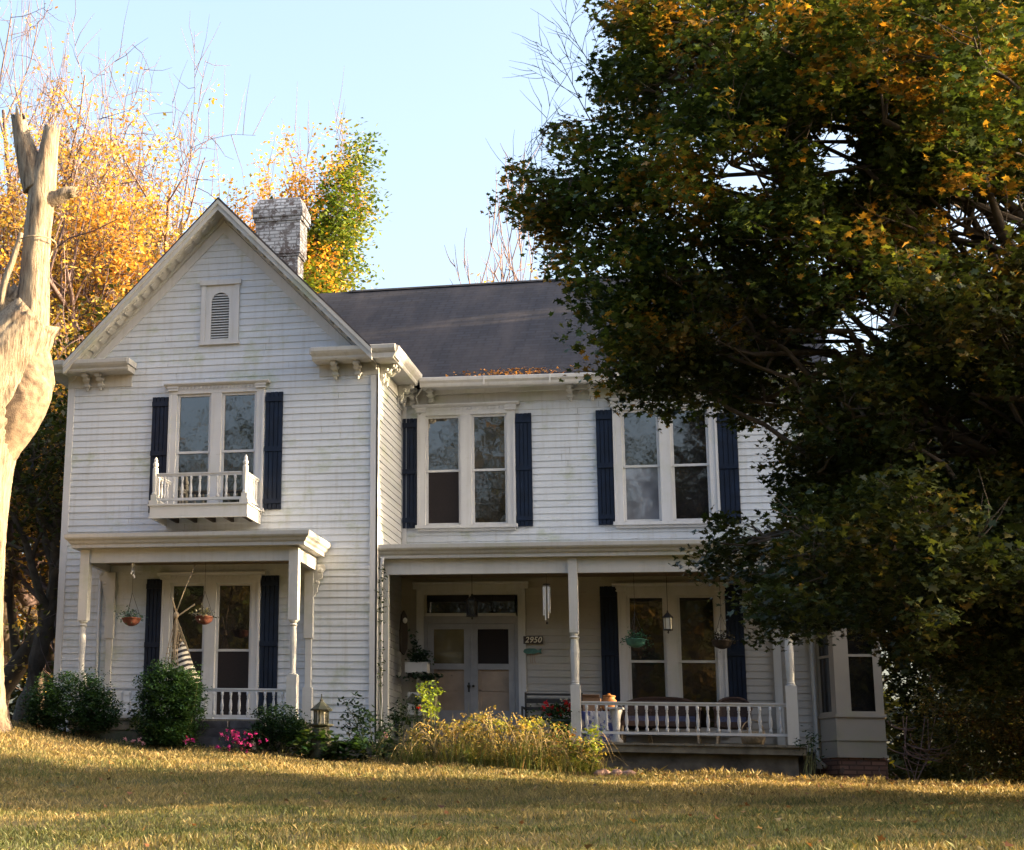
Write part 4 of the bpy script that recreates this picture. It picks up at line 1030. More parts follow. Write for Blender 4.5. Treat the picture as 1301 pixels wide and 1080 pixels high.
bush('hosta', 'low hosta with broad drooping leaves in front of the lighthouse ornament', [(-.35, -2.25, .12, .48, .22, .20), (.15, -2.2, .08, .3, .2, .18)], 260, .16, [(.025, .065, .02), (.05, .10, .03), (.09, .13, .04)], [.4, .4, .2], cat='plant', seed=35, flat=.8, per=5)
bush('leafy_plant', 'loose dark leafed plant against the white corner, right of the lighthouse ornament', [(.35, -1.7, .30, .35, .25, .34), (.05, -1.6, .5, .25, .2, .35), (-.05, -1.6, .85, .14, .1, .1)], 330, .075, [(.012, .032, .015), (.025, .055, .025), (.05, .09, .04)], [.4, .4, .2], cat='plant', seed=36, per=5, clump=.07)
bush('rose_bush', 'dark rose bush with one pink bloom at the inner corner by the front door', [(.62, -1.1, .42, .34, .3, .42), (.75, -1.1, .72, .24, .2, .22)], 420, .065, [(.010, .028, .010), (.02, .05, .016)], [.6, .4], cat='shrub', seed=37, per=8)
bush('vine', 'thin vine climbing the pilaster beside the corner of the left wing', [(.10, .02, 2.6, .05, .05, .75), (.09, .02, 1.5, .04, .04, .5)], 420, .06, [(.04, .06, .03), (.10, .12, .06), (.2, .2, .14)], [.5, .3, .2], cat='vine', seed=38, per=4, clump=.03, stems=3)
def blooms(name, label, pts, cols, r, parent=None, cat='flowers', group=None):
    """each bloom: a little rosette of petals"""
    P = []; K = []
    for i, p in enumerate(pts):
        for k in range(14):
            P.append(np.array(p)+RNG.normal(size=3)*r*.35); K.append(np.array(cols[i % len(cols)])*RNG.uniform(.7, 1.2))
    o = leaf_mesh(name, np.array(P), r*1.1, np.clip(K, 0, .9), M['leaf'], parent, 'oval', .1, 0)
    if label: tag(o, label, cat, group)
    return o
pk = [(.55, .04, .28), (.42, .03, .28), (.62, .09, .34)]
fl = bush('pink_flowers', 'mound of bright pink petunias in the bed below the left porch steps', [(-1.55, -2.35, .16, .34, .2, .22)], 420, .05, SG, [.4, .4, .2], cat='flowers', seed=39, per=8)
z0 = gz(-1.55, -2.35); rg = np.random.default_rng(3)
blooms('blooms', None, [(rg.normal()*.13, rg.uniform(-.2, 0), rg.uniform(.02, .36)) for _ in range(38)], pk, .034, fl)
f2 = bush('pink_flowers', 'small lone pink flower clump right of the tall shrub', [(-2.33, -2.45, .12, .14, .1, .1)], 420, .04, SG, [.4, .4, .2], cat='flowers', seed=41, per=6, stems=4)
blooms('blooms', None, [(-.02, -.05, .16), (.05, -.05, .15), (-.07, -.04, .13)], pk, .05, f2)
f3 = bush('pink_flowers', 'sparse pale pink blooms at the lawn edge left of the tall shrub', [(-3.25, -2.45, .08, .2, .1, .07)], 420, .04, SG, [.4, .4, .2], cat='flowers', seed=42, per=6, stems=4)
blooms('blooms', None, [(-.12, -.05, .12), (.0, -.05, .09), (.10, -.05, .10), (.16, -.04, .06)], [(.75, .4, .5)], .04, f3)
rb = bpy.data.objects['rose_bush']; blooms('bloom', None, [(-.14, -.3, .42)], [(.85, .42, .52)], .06, rb); blooms('bloom', None, [(.33, -.1, .86)], [(.8, .05, .03)], .05, rb)
# weeds in front of the door
def blades(name, n, cx, cy, rx, ry, hfun, cols, wts, mat, parent, wdt=.010, seed=1, lean=.5, O=(0, 0, 0), kind=None, segs=3):
    rg = np.random.default_rng(seed); th = rg.uniform(0, 6.283, n); rr = np.sqrt(rg.random(n)); x = cx+rx*rr*np.cos(th); y = cy+ry*rr*np.sin(th)
    z = ground_z(x, y); h = hfun(x, y, rg); a = rg.uniform(0, 6.283, n); ln = np.abs(rg.normal(size=n))*lean*h
    dx, dy = np.cos(a), np.sin(a); wx, wy = -dy*wdt, dx*wdt; V = np.zeros((n, 2*segs+1, 3))
    for s in range(segs+1):
        t = s/segs; px_ = x+dx*ln*t**2; py_ = y+dy*ln*t**2; pz_ = z+h*(t-.25*(ln/(h+1e-6))*t**3)
        if s < segs:
            V[:, 2*s] = np.stack([px_-wx*(1-.6*t), py_-wy*(1-.6*t), pz_], 1); V[:, 2*s+1] = np.stack([px_+wx*(1-.6*t), py_+wy*(1-.6*t), pz_], 1)
        else: V[:, 2*s] = np.stack([px_, py_, pz_], 1)
    V -= np.array(O); k = 2*segs+1
    faces = []
    for s in range(segs-1): faces += [2*s, 2*s+1, 2*s+3, 2*s+2]
    tri = [2*segs-2, 2*segs-1, 2*segs]
    loops = np.array(faces+tri); nl = len(loops)
    me = bpy.data.meshes.new(name); me.vertices.add(n*k); me.vertices.foreach_set('co', V.astype(np.float32).ravel())
    li = (np.arange(n)[:, None]*k+loops[None, :]).astype(np.int32); me.loops.add(n*nl); me.loops.foreach_set('vertex_index', li.ravel())
    tot = np.array([4]*(segs-1)+[3]); st = np.concatenate([[0], np.cumsum(tot)[:-1]])
    me.polygons.add(n*segs); me.polygons.foreach_set('loop_start', (np.arange(n)[:, None]*nl+st[None, :]).astype(np.int32).ravel()); me.polygons.foreach_set('loop_total', np.tile(tot, n).astype(np.int32))
    me.update(calc_edges=True)
    key = np.clip(.5+vnoise(np.stack([x, y, z*0], 1), 1.3, seed)*.42, 0, 1)
    c = palette(n, cols, wts, rg, .18, key); ca = me.color_attributes.new('col', 'FLOAT_COLOR', 'POINT'); c4 = np.ones((n, k, 4), np.float32); c4[:, :, :3] = c[:, None, :]
    ca.data.foreach_set('color', c4.ravel()); me.materials.append(mat); o = bpy.data.objects.new(name, me); COL.objects.link(o)
    if parent is not None: o.parent = parent
    if kind: o['kind'] = kind
    return o
wd = empty('weed_clump', (2.3, -2.1, gz(2.3, -2.1)), 'mound of tall dry straw coloured weeds in front of the front door', 'weeds'); WO = tuple(wd.location)
def wh(x, y, rg): return np.clip(.56*(1-((x-2.3)/1.75)**2*.75)*(1+.35*np.sin(x*7.1+1)+.2*np.sin(x*15+y*9))*np.where(rg.random(len(x)) < .06, rg.uniform(1.0, 1.45, len(x)), rg.uniform(.25, .9, len(x))), .06, 1.1)
blades('dry_stalks', 4200, 2.3, -2.0, 1.65, .75, wh, [(.38, .27, .10), (.48, .36, .14), (.26, .24, .07), (.15, .19, .05), (.30, .17, .07)], [.25, .2, .2, .25, .1], M['grassblade'], wd, .006, 51, 1.3, WO)
P, C = shell_points([(2.3, -2.0, .12, 1.45, .6, .48), (1.5, -2.0, .15, .6, .4, .3), (3.2, -2.0, .05, .6, .4, .32), (2.0, -2.0, .42, .3, .25, .22), (2.75, -2.1, .4, .25, .2, .2)], 520, .05, 9, np.random.default_rng(8), .4)
leaf_mesh('weed_leaves', P-np.array(WO), RNG.uniform(.03, .075, len(P)), palette(len(P), [(.44, .31, .10), (.54, .42, .14), (.22, .23, .06), (.10, .14, .035), (.42, .20, .06)], [.28, .22, .2, .2, .1], key=np.clip(.5+vnoise(P, 2.5, 5)*.45, 0, 1)), M['leaf'], wd, 'oval', .2, .5)
mb = MB(); rg = np.random.default_rng(61)
for k in range(150):
    x0, y0 = rg.uniform(-1.3, 1.3), rg.uniform(-.45, .4); a = rg.uniform(0, 6.28); L_ = rg.uniform(.25, .75); hh = rg.uniform(.3, .85)*(1-.35*abs(x0)/1.3)
    mb.tube([(x0+math.cos(a)*L_*t, y0+math.sin(a)*L_*.6*t, hh*math.sin(math.pi*min(1, .12+t*.8))) for t in np.linspace(0, 1, 7)], [.006, .006, .005, .005, .004, .003, .002], 3, False)
mb.build('arching_stems', M['straw'], wd)
bush('sapling', 'yellow green leafy sapling rising out of the dry weeds before the door', [(1.28, -2.1, .92, .17, .17, .17), (1.3, -2.1, .68, .15, .12, .1)], 500, .07, [(.20, .28, .04), (.35, .42, .06), (.08, .15, .03)], [.4, .4, .2], cat='plant', seed=44, per=6, clump=.05)
bush('sapling', 'bright green leafy sprig at the right end of the dry weeds', [(3.55, -2.2, .10, .22, .15, .30), (3.7, -2.2, .30, .14, .1, .2)], 420, .07, [(.10, .17, .04), (.30, .36, .06), (.05, .10, .03)], [.4, .3, .3], cat='plant', seed=45, per=6)
bush('sapling', 'pale green sprig low in the middle of the dry weeds', [(2.35, -2.25, .45, .18, .12, .14), (2.75, -2.3, .45, .08, .08, .12)], 420, .06, [(.25, .30, .05), (.40, .40, .07)], [.5, .5], cat='plant', seed=46, per=6)
# right hand shrubs
HB = [(.03, .042, .012), (.06, .06, .018), (.12, .08, .025), (.20, .15, .04), (.10, .04, .022)]
bush('shrub', 'brown green leafy shrub right of the bay window', [(8.95, .3, .8, .75, .7, .85), (9.6, .4, .6, .8, .7, .8)], 650, .06, HB, [.3, .3, .2, .1, .1], seed=47, per=10, clump=.12, inner=.3)
bush('shrub', 'reddish brown shrub at the bottom right edge with arching stems', [(10.0, .2, 1.0, .9, .8, 1.1), (10.8, .3, 1.1, .8, .8, 1.1), (10.4, -.1, .3, .7, .5, .5)], 650, .06, HB, [.2, .3, .2, .1, .2], seed=48, per=10, clump=.12, inner=.3)
bush('shrub', 'dark tall shrub behind the coiled bare vine, next to the bay', [(8.8, 3.0, 1.6, .9, .9, 1.7), (9.6, 3.2, 2.4, 1.2, 1.0, 1.9), (10.9, 3.4, 2.2, 1.3, 1.0, 2.1), (11.9, 3.0, 2.5, 1.2, 1.0, 2.0)], 480, .10, [(.02, .032, .010), (.035, .05, .014), (.09, .08, .02)], [.5, .35, .15], seed=49, per=10, clump=.2, inner=.3)
bush('leafy_plant', 'small dark green plant beside the right porch post', [(6.62, -.1, .36, .16, .12, .10), (6.72, .6, .35, .12, .1, .35)], 380, .05, SG, [.6, .3, .1], cat='plant', seed=50, per=6)
# bare vine coils
vn = empty('bare_vine', (8.1, .3, gz(8.1, .3)), 'coils of pale bare vine in front of the brown shrub by the bay window', 'vine'); rg = np.random.default_rng(12)
mb = MB()
for i in range(16):
    cx_, cz_ = rg.uniform(-.15, .25), rg.uniform(.3, 1.05); a0 = rg.uniform(2.8, 4.0); sp = rg.uniform(1.6, 3.4); rx_ = rg.uniform(.15, .42); rz_ = rg.uniform(.08, .22)
    pts = [(cx_+rx_*math.cos(a0+sp*t)+.05*t, -.2+rg.uniform(-.02, .02)+.15*t, cz_+rz_*math.sin(a0+sp*t)-.18*t*(i % 2)) for t in np.linspace(0, 1, 9)]
    mb.tube(pts, [.009]*9, 4)
for i in range(5): mb.tube([(rg.uniform(-.1, .3), -.1, -.05), (rg.uniform(-.1, .3), -.12, .5), (rg.uniform(-.1, .4), -.1, 1.1)], .009, 4)
mb.build('tendrils', M['twig'], vn)
leaf_mesh('yellow_leaf', np.array([(-.28, -.3, .42), (-.26, -.3, .36), (-.27, -.3, .39)]), .1, [(.7, .6, .05)]*3, M['leaf'], vn, 'oval', .1, .5)

# --- lawn grass
GC = [(.085, .105, .032), (.15, .15, .05), (.26, .205, .08), (.37, .28, .12), (.42, .32, .15), (.22, .14, .055)]
GWt = [.20, .22, .24, .18, .11, .05]
def ghf(lo, hi): return lambda x, y, rg: rg.uniform(lo, hi, len(x))
def grass_rect(name, n, x0, x1, y0, y1, hf, wdt, seed, segs=2):
    rg = np.random.default_rng(seed); return n
lawn = []
def lawn_blades(n, x0, x1, y0, y1, h0, h1, wdt, seed):
    rg = np.random.default_rng(seed); x = rg.uniform(x0, x1, n); y = y0+(y1-y0)*rg.random(n); z = ground_z(x, y)
    tuft = vnoise(np.stack([x, y, 0*x], 1), 2.2, seed+5); h = rg.uniform(h0, h1, n)*(1+.45*tuft)
    a = rg.uniform(0, 6.283, n); ln = np.abs(rg.normal(size=n))*.55*h; dx, dy = np.cos(a), np.sin(a); wa = rg.uniform(0, 6.283, n); wx, wy = np.cos(wa)*wdt, np.sin(wa)*wdt
    V = np.zeros((n, 4, 3)); V[:, 0] = np.stack([x-wx, y-wy, z-.01], 1); V[:, 1] = np.stack([x+wx, y+wy, z-.01], 1)
    V[:, 2] = np.stack([x+dx*ln*.45+wx*.5, y+dy*ln*.45+wy*.5, z+h*.6], 1); V[:, 3] = np.stack([x+dx*ln, y+dy*ln, z+h*.93], 1)
    key = np.clip(.5+vnoise(np.stack([x, y, 0*x], 1), .9, 77)*.28+vnoise(np.stack([x, y, 0*x], 1), 5, 78)*.18+.02*(y+9), 0, 1)
    return V, palette(n, GC, GWt, rg, .2, key)
parts = [lawn_blades(90000, -7.5, 11.5, -9, -1.9, .03, .07, .0055, 1), lawn_blades(150000, -4, 10.5, -19.5, -9, .02, .058, .0034, 2), lawn_blades(9000, 3.8, 12, -2.2, .2, .04, .12, .007, 3)]
V = np.concatenate([p[0] for p in parts]); c = np.concatenate([p[1] for p in parts]); n = len(V)
me = bpy.data.meshes.new('grass'); me.vertices.add(n*4); me.vertices.foreach_set('co', V.astype(np.float32).ravel())
me.loops.add(n*4); me.loops.foreach_set('vertex_index', (np.arange(n)[:, None]*4+np.array([0, 1, 2, 3])).astype(np.int32).ravel())
me.polygons.add(n); me.polygons.foreach_set('loop_start', (np.arange(n)*4).astype(np.int32)); me.polygons.foreach_set('loop_total', np.full(n, 4, np.int32)); me.update(calc_edges=True)
ca = me.color_attributes.new('col', 'FLOAT_COLOR', 'POINT'); c4 = np.ones((n, 4, 4), np.float32); c4[:, :, :3] = c[:, None, :]; ca.data.foreach_set('color', c4.ravel())
me.materials.append(M['grassblade']); g = bpy.data.objects.new('grass', me); COL.objects.link(g); tag(g, 'dry straw coloured lawn grass with green patches', 'grass', kind='stuff')
# fallen leaves
rg = np.random.default_rng(9); n = 650; x = rg.uniform(-6, 11, n); y = -2.2-16*rg.random(n)**1.6; P = np.stack([x, y, ground_z(x, y)+.045], 1)
x2 = rg.uniform(4, 11.5, 500); y2 = rg.uniform(-3.6, -.4, 500); P = np.concatenate([P, np.stack([x2, y2, ground_z(x2, y2)+.05], 1)])
tag(leaf_mesh('fallen_leaves', P, rg.uniform(.035, .075, len(P)), palette(len(P), [(.30, .17, .06), (.24, .10, .04), (.38, .27, .12), (.10, .06, .03)], [.3, .3, .2, .2], rg), M['leaf'], None, 'maple', .6, 0, rg), 'brown and orange fallen leaves scattered over the lawn', 'fallen leaves', kind='stuff')
rg = np.random.default_rng(10); n = 260; x = np.clip(rg.normal(2.2, .55, n), .9, 3.2); y = rg.uniform(1.62, 1.95, n); z = 6.72+np.maximum(0, (y-1.72))*.7+rg.uniform(0, .05, n)
tag(leaf_mesh('gutter_leaves', np.stack([x, y, z], 1), rg.uniform(.04, .08, n), palette(n, [(.55, .25, .06), (.65, .32, .08), (.30, .12, .04)], [.4, .3, .3], rg), M['leaf'], None, 'star', .3, 0, rg), 'orange leaf litter caught along the gutter of the main roof', 'leaf litter', kind='stuff')

# --- far woods round the lot
rg = np.random.default_rng(70); n = 60000; a = rg.uniform(-80, 80, n); d = 42+rg.uniform(0, 8, n)+4*np.sin(a*.21)
h = rg.random(n)*(7.5+2.2*np.sin(a*.35)+1.6*np.sin(a*.9+1))
P = np.stack([a, d, ground_z(a, d)+h], 1)
tag(leaf_mesh('woods', P, rg.uniform(.5, .9, n), palette(n, [(.03, .035, .012), (.06, .06, .015), (.14, .10, .02), (.35, .22, .04)], [.4, .3, .2, .1], rg, key=np.clip(.45+vnoise(P, .25, 9)*.4, 0, 1)), M['leaf'], None, 'quad', .2, 0, rg), 'far autumn woods closing the view behind the house', 'woods', kind='stuff')

# ------------------------------------------------------------------ things on and around the porches
def basket(name, x, y, zrim, ztop, label, pot, r, leafc, leafr, h=.13, drape=0.05):
    t = empty(name, (x, y, zrim-h), label, 'hanging basket', 'hanging baskets along the porches')
    mb = MB(); mb.lathe([(r*.25, 0), (r*.62, h*.18), (r*.9, h*.5), (r, h*.9), (r*1.06, h*.92), (r*1.06, h), (r*.95, h)], 0, 0, 14); mb.build('pot', M[pot], t, True)
    mb = MB()
    for k in range(3):
        a = k*2.094+.4; mb.tube([(r*math.cos(a), r*math.sin(a), h), (0, 0, h+.42)], .004, 4)
    mb.tube([(0, 0, h+.41), (0, 0, ztop-(zrim-h))], .004, 4); mb.build('hanger', M['black'], t)
    rg = np.random.default_rng(int(x*100)%97+5); n = 260
    P = rg.normal(size=(n, 3))*np.array([r*.62, r*.62, .05])+np.array([0, 0, h+.05]); P[:, 2] -= drape*np.clip(np.hypot(P[:, 0], P[:, 1])/r-.8, 0, 1.5)
    leaf_mesh('plant', P, rg.uniform(.03, .06, n), palette(n, leafc, [.6, .4], rg), M['leaf'], t, 'oval', .2, .3, rg)
    return t
gl = [(.03, .06, .035), (.06, .10, .07)]
basket('hanging_basket', -3.88, -1.05, 2.18, 3.19, 'brown bowl basket of blue green leaves hanging before the left porch left shutter', 'terracotta', .155, [(.05, .10, .09), (.09, .16, .15)], .1)
basket('hanging_basket', -2.62, -1.05, 2.20, 3.19, 'dark red bowl basket with sparse grey leaves before the left porch window mullion', 'terracotta', .15, [(.07, .08, .06), (.22, .22, .20)], .1)
basket('hanging_basket', 4.12, .55, 2.00, 3.21, 'teal basket with leafy plant hanging before the left pane of the right porch window', 'teal', .16, [(.02, .08, .05), (.05, .16, .12)], .1, drape=.12)
basket('hanging_basket', 5.45, .55, 1.98, 3.21, 'plain dark brown basket hanging before the right shutter of the right porch window', 'darkwood', .16, [(.02, .02, .012), (.04, .035, .02)], .1)
def lantern(x, y, z0, ztop, label, big):
    t = empty('porch_lantern', (x, y, z0), label, 'lantern'); h = .26 if big else .2; r = .10 if big else .075
    mb = MB(); mb.lathe([(r*.95, 0), (r, .012), (r*.95, .02)], 0, 0, 6); mb.lathe([(r*1.15, 0), (r*1.1, .015), (r*.45, .07), (r*.2, .09), (r*.15, .12)], 0, 0, 6, h)
    for k in range(6):
        a = k*math.pi/3; mb.tube([(r*.92*math.cos(a), r*.92*math.sin(a), .02), (r*1.0*math.cos(a), r*1.0*math.sin(a), h)], .006, 4)
    mb.lathe([(.004, -.05), (.018, -.03), (.006, 0)], 0, 0, 6); mb.build('lantern_frame', M['black'], t)
    mb = MB(); mb.lathe([(r*.86, .021), (r*.93, h-.001)], 0, 0, 6); mb.build('lantern_glass', M['lantern_glass' if not big else 'glass'], t)
    mb = MB(); mb.tube([(0, 0, h+.12), (0, 0, ztop-z0)], .006, 4); mb.build('chain', M['black'], t)
lantern(1.43, 1.0, 2.42, 3.21, 'dark six sided lantern hanging on a chain in front of the front door transom', True)
lantern(4.62, .75, 2.16, 3.21, 'small dark lantern with pale glass hanging before the right porch window', False)
# wind chimes
t = empty('wind_chime', (2.74, .42, 2.28), 'silver tube wind chime hanging left of the middle porch post', 'wind chime'); rg = np.random.default_rng(4)
mb = MB(); mb.lathe([(.055, .58), (.06, .59), (.055, .6)], 0, 0, 10); mb.tube([(0, 0, .6), (0, 0, .93)], .003, 4); mb.build('top_ring', M['darkwood'], t)
for k in range(6):
    a = k*1.047+.2; l = (.42, .50, .36, .46, .54, .40)[k]; mb = MB(); x, y = .05*math.cos(a), .05*math.sin(a)
    mb.tube([(x, y, .55-l), (x, y, .55)], .011, 6); mb.tube([(x, y, .55), (x, y, .585)], .0015, 3); mb.build('chime_tube', M['whitemetal'], t)
mb = MB(); mb.tube([(0, 0, .58), (0, 0, -.03)], .0015, 3); mb.lathe([(.012, -.05), (.02, -.03), (.012, -.01)], 0, 0, 8); mb.build('clapper', M['darkwood'], t)
t = empty('wind_chime', (-3.86, -1.12, 2.80), 'tiny pale shell wind chime hanging at the top left of the left porch', 'wind chime')
mb = MB(); mb.lathe([(.008, .22), (.035, .25), (.02, .28), (.004, .29)], 0, 0, 8); mb.tube([(0, 0, .28), (0, 0, .40)], .003, 3); mb.build('top_cap', M['whitemetal'], t)
for k in range(4):
    mb = MB(); a = k*1.57; x, y = .03*math.cos(a), .03*math.sin(a); mb.tube([(x, y, .24), (x, y, .06+.03*k)], .002, 3); mb.blob((x, y, .05+.03*k), (.016, .008, .022), 6, 4); mb.build('shell', M['whitemetal'], t)
# house number sign and ornament
sg2 = empty('house_number_sign', (2.30, 2.055, 2.14), 'dark brown board with the cream house number 2950 right of the front door', 'sign')
mb = MB(); mb.box(-.165, .165, -.02, .0, -.065, .065); mb.build('board', M['signboard'], sg2)
cu = bpy.data.curves.new('number', 'FONT'); cu.body = '2950'; cu.size = .135; cu.extrude = .004; cu.align_x = 'CENTER'; cu.align_y = 'CENTER'; cu.offset = .002; cu.shear = .25; cu.space_character = 1.05
tmp = bpy.data.objects.new('number', cu); COL.objects.link(tmp); dg = bpy.context.evaluated_depsgraph_get(); me = bpy.data.meshes.new_from_object(tmp.evaluated_get(dg)); COL.objects.unlink(tmp); bpy.data.objects.remove(tmp)
no = bpy.data.objects.new('number', me); me.materials.clear(); me.materials.append(M['cream']); COL.objects.link(no); no.parent = sg2; no.location = (0, -.024, 0); no.rotation_euler = (R(90), 0, 0)
t = empty('fish_ornament', (2.28, 2.05, 1.95), 'teal painted fish shaped ornament with dangling wires under the number sign', 'ornament')
mb = MB(); mb.prism([(-.15, .0), (-.13, .035), (-.05, .05), (.05, .045), (.10, .015), (.16, .05), (.15, 0), (.16, -.04), (.10, -.02), (.04, -.045), (-.08, -.045), (-.14, -.025)][::-1], 'y', -.02, 0); mb.build('fish', M['teal'], t)
mb = MB()
for a, b_ in ((-.03, -.02), (.0, .0), (.03, .05)): mb.tube([(a, -.01, -.04), (a*1.2, -.01, -.13), (b_, -.01, -.20)], .004, 4)
mb.build('dangles', M['card'], t)
# hammock chair
t = empty('hammock_chair', (-2.90, -1.35, .95), 'rope hammock chair with black and white striped cushion hanging in the left porch', 'hammock chair')
mb = MB(); mb.tube([(.16, .3, 2.25), (-.02, .1, 1.62), (-.10, 0, 1.28)], .009, 5); mb.blob((-.10, 0, 1.24), (.05, .05, .06), 8, 6)
mb.tube([(-.10, 0, 1.27), (-.14, -.03, 1.42), (-.17, -.05, 1.52)], .014, 5); mb.build('suspension_rope', M['rope'], t, True)
mb = MB(); mb.tube([(-.42, -.02, .95), (.30, .0, 1.0)], .016, 6) if False else mb.tube([(-.08, 0, 1.22), (.09, .02, 1.34), (.20, .04, 1.42)], .012, 6); mb.build('spreader_bar', M['rope'], t)
mb = MB(); rg = np.random.default_rng(6)
for k in range(15):
    a = k/14; x = -.34+.62*a; y = .14*math.sin(a*9); mb.tube([(-.10, 0, 1.22), (-.10+(x+.1)*.45, y*.6, .80), (x*.9, y, .28)], .006, 4)
for j in range(7):
    z = .30+j*.085; w_ = .33-.03*j; mb.tube([(-.06-w_*.8+1.5*w_*q, .1*math.sin(q*6.3+j), z+.03*math.sin(q*9+j)) for q in np.linspace(0, 1, 7)], .005, 4)
mb.build('net', M['rope'], t)
m, nt, bs = new_mat('striped_cushion_fabric'); wv = N(nt, 'ShaderNodeTexWave'); wv.wave_type = 'BANDS'; wv.bands_direction = 'Z'; wv.inputs['Scale'].default_value = 3.6; wv.inputs['Distortion'].default_value = 1.6; wv.inputs['Detail'].default_value = 1
nt.links.new(coords(nt, rot=(0, R(20), 0)), wv.inputs['Vector']); nt.links.new(ramp(nt, wv.outputs[0], [(.42, (.02, .018, .02)), (.56, (.50, .46, .38))]), bs.inputs['Base Color']); bs.inputs['Roughness'].default_value = .9
mb = MB(); vs = []; nn_ = 14; hh = [(.0, .06), (.03, .17), (.10, .24), (.20, .26), (.32, .22), (.45, .16), (.58, .11), (.70, .07), (.78, .03)]
for i, (z, r_) in enumerate(hh):
    for k in range(nn_):
        a = 2*math.pi*k/nn_; f = 1+.12*math.sin(3*a+i)+.06*math.sin(5*a); vs.append((.10-.11*z/.8+r_*f*math.cos(a), r_*.75*f*math.sin(a), z+.04*math.cos(a)))
mb.add(vs, [(i*nn_+k, i*nn_+(k+1) % nn_, (i+1)*nn_+(k+1) % nn_, (i+1)*nn_+k) for i in range(len(hh)-1) for k in range(nn_)]+[tuple(range(nn_))[::-1], tuple((len(hh)-1)*nn_+k for k in range(nn_))])
mb.build('striped_cushion', m, t, True)
# lighthouse garden ornament
lx, ly = -.36, -2.15; t = empty('lighthouse_ornament', (lx, ly, gz(lx, ly)), 'dark weathered garden lighthouse standing before the white corner wall', 'ornament')
mb = MB(); mb.lathe([(.185, -.05), (.175, .12), (.15, .32), (.125, .48)], 0, 0, 8); mb.build('tower', M['mossy'], t)
mb = MB(); mb.lathe([(.16, .481), (.19, .50), (.19, .52), (.10, .521)], 0, 0, 8)
for k in range(8):
    a = k*.785; mb.tube([(.175*math.cos(a), .175*math.sin(a), .52), (.175*math.cos(a), .175*math.sin(a), .58)], .006, 4)
mb.build('gallery', M['mossy'], t)
mb = MB()
for k in range(6):
    a = k*1.047+.5; mb.tube([(.105*math.cos(a), .105*math.sin(a), .52), (.105*math.cos(a), .105*math.sin(a), .72)], .014, 5)
mb.build('lantern_room', M['mossy'], t)
mb = MB(); mb.lathe([(.07, .522), (.07, .718)], 0, 0, 8); mb.build('lamp_glass', M['lantern_glass'], t)
mb = MB(); mb.lathe([(.17, .719), (.175, .735), (.12, .78), (.06, .83), (.025, .86), (.03, .88), (.012, .90), (.008, .97)], 0, 0, 8); mb.build('roof', M['mossy'], t)
# bench, flower pot, table, pots, wicker seats on the right porch
FZ = .366
t = empty('porch_bench', (2.55, 1.72, FZ), 'black slatted bench against the wall between the door and the middle porch post', 'bench')
mb = MB(); [mb.box(-.36, .55, .10, .125, z, z+h_) for z, h_ in ((.83, .035), (.70, .075), (.58, .06))]; mb.build('backrest', M['black'], t)
mb = MB(); [mb.box(-.36, .55, y0, y0+.07, .42, .445) for y0 in (-.32, -.24, -.16, -.08, .0)]; mb.build('seat', M['black'], t)
for x in (-.38, .555):
    mb = MB(); mb.box(x, x+.03, .095, .13, 0, .88); mb.box(x, x+.03, -.34, -.30, 0, .62); mb.box(x, x+.03, -.3, .095, .59, .615); mb.box(x, x+.03, -.3, .095, .395, .419); mb.build('bench_side', M['black'], t)
mb = MB(); mb.box(2.35, 2.95, 1.42, 1.72, .812, .86); tag(mb.build('cushion', M['greypaint'], None), 'thin pale grey cushion lying on the black bench', 'cushion')
t = empty('flower_pot', (2.93, .42, FZ), 'dark green pot of red and white geraniums left of the middle porch post', 'flower pot')
mb = MB(); mb.lathe([(.13, 0), (.15, .02), (.19, .30), (.20, .31), (.20, .34), (.18, .345)], 0, 0, 14); mb.build('pot', M['greenpot'], t, True)
rg = np.random.default_rng(14); n = 520; P = rg.normal(size=(n, 3))*np.array([.15, .12, .075])+np.array([-.03, -.03, .46]); leaf_mesh('plant', P, rg.uniform(.05, .08, n), palette(n, SG, [.5, .4, .1], rg), M['leaf'], t, 'oval', .3, .3, rg)
blooms('blooms', None, [(rg.uniform(-.30, .20), rg.uniform(-.2, .0), rg.uniform(.42, .62)) for _ in range(20)], [(.60, .02, .03), (.50, .015, .02), (.7, .03, .06)], .042, t)
blooms('white_blooms', None, [(.02, -.1, .65), (.10, -.1, .66), (.16, -.1, .62), (.13, -.14, .52)], [(.8, .8, .78)], .032, t)
# cloth covered table
m, nt, bs = new_mat('blue_floral_cloth'); v = coords(nt); vo = N(nt, 'ShaderNodeTexVoronoi'); vo.inputs['Scale'].default_value = 9; nt.links.new(v, vo.inputs['Vector'])
nt.links.new(mix(nt, ramp(nt, noise(nt, v, 8, 5, .7), [(.48, K1), (.54, W1)]), (.62, .62, .66), (.10, .12, .34)), bs.inputs['Base Color']); bs.inputs['Roughness'].default_value = .9
t = empty('side_table', (3.48, .80, FZ), 'low table under a blue and white patterned cloth behind the railing', 'table')
mb = MB(); vs = []; nn_ = 32
for (z, e, wv_) in ((.50, 0, 0), (.495, .01, 0), (.25, .02, .02), (.02, .035, .035)):
    for k in range(nn_):
        a = 2*math.pi*k/nn_; cx_, cy_ = math.copysign(min(1, abs(math.cos(a))*1.3), math.cos(a)), math.copysign(min(1, abs(math.sin(a))*1.3), math.sin(a)); f = e+wv_*math.sin(a*9)
        vs.append(((.27+f)*cx_, (.22+f)*cy_, z))
mb.add(vs, [(i*nn_+k, (i+1)*nn_+k, (i+1)*nn_+(k+1) % nn_, i*nn_+(k+1) % nn_) for i in range(3) for k in range(nn_)]+[tuple(range(nn_))]); mb.build('tablecloth', m, t)
mb = MB(); [mb.box(x, x+.03, y, y+.03, 0, .48) for x in (-.24, .21) for y in (-.19, .16)]; mb.build('table_legs', M['darkwood'], t)
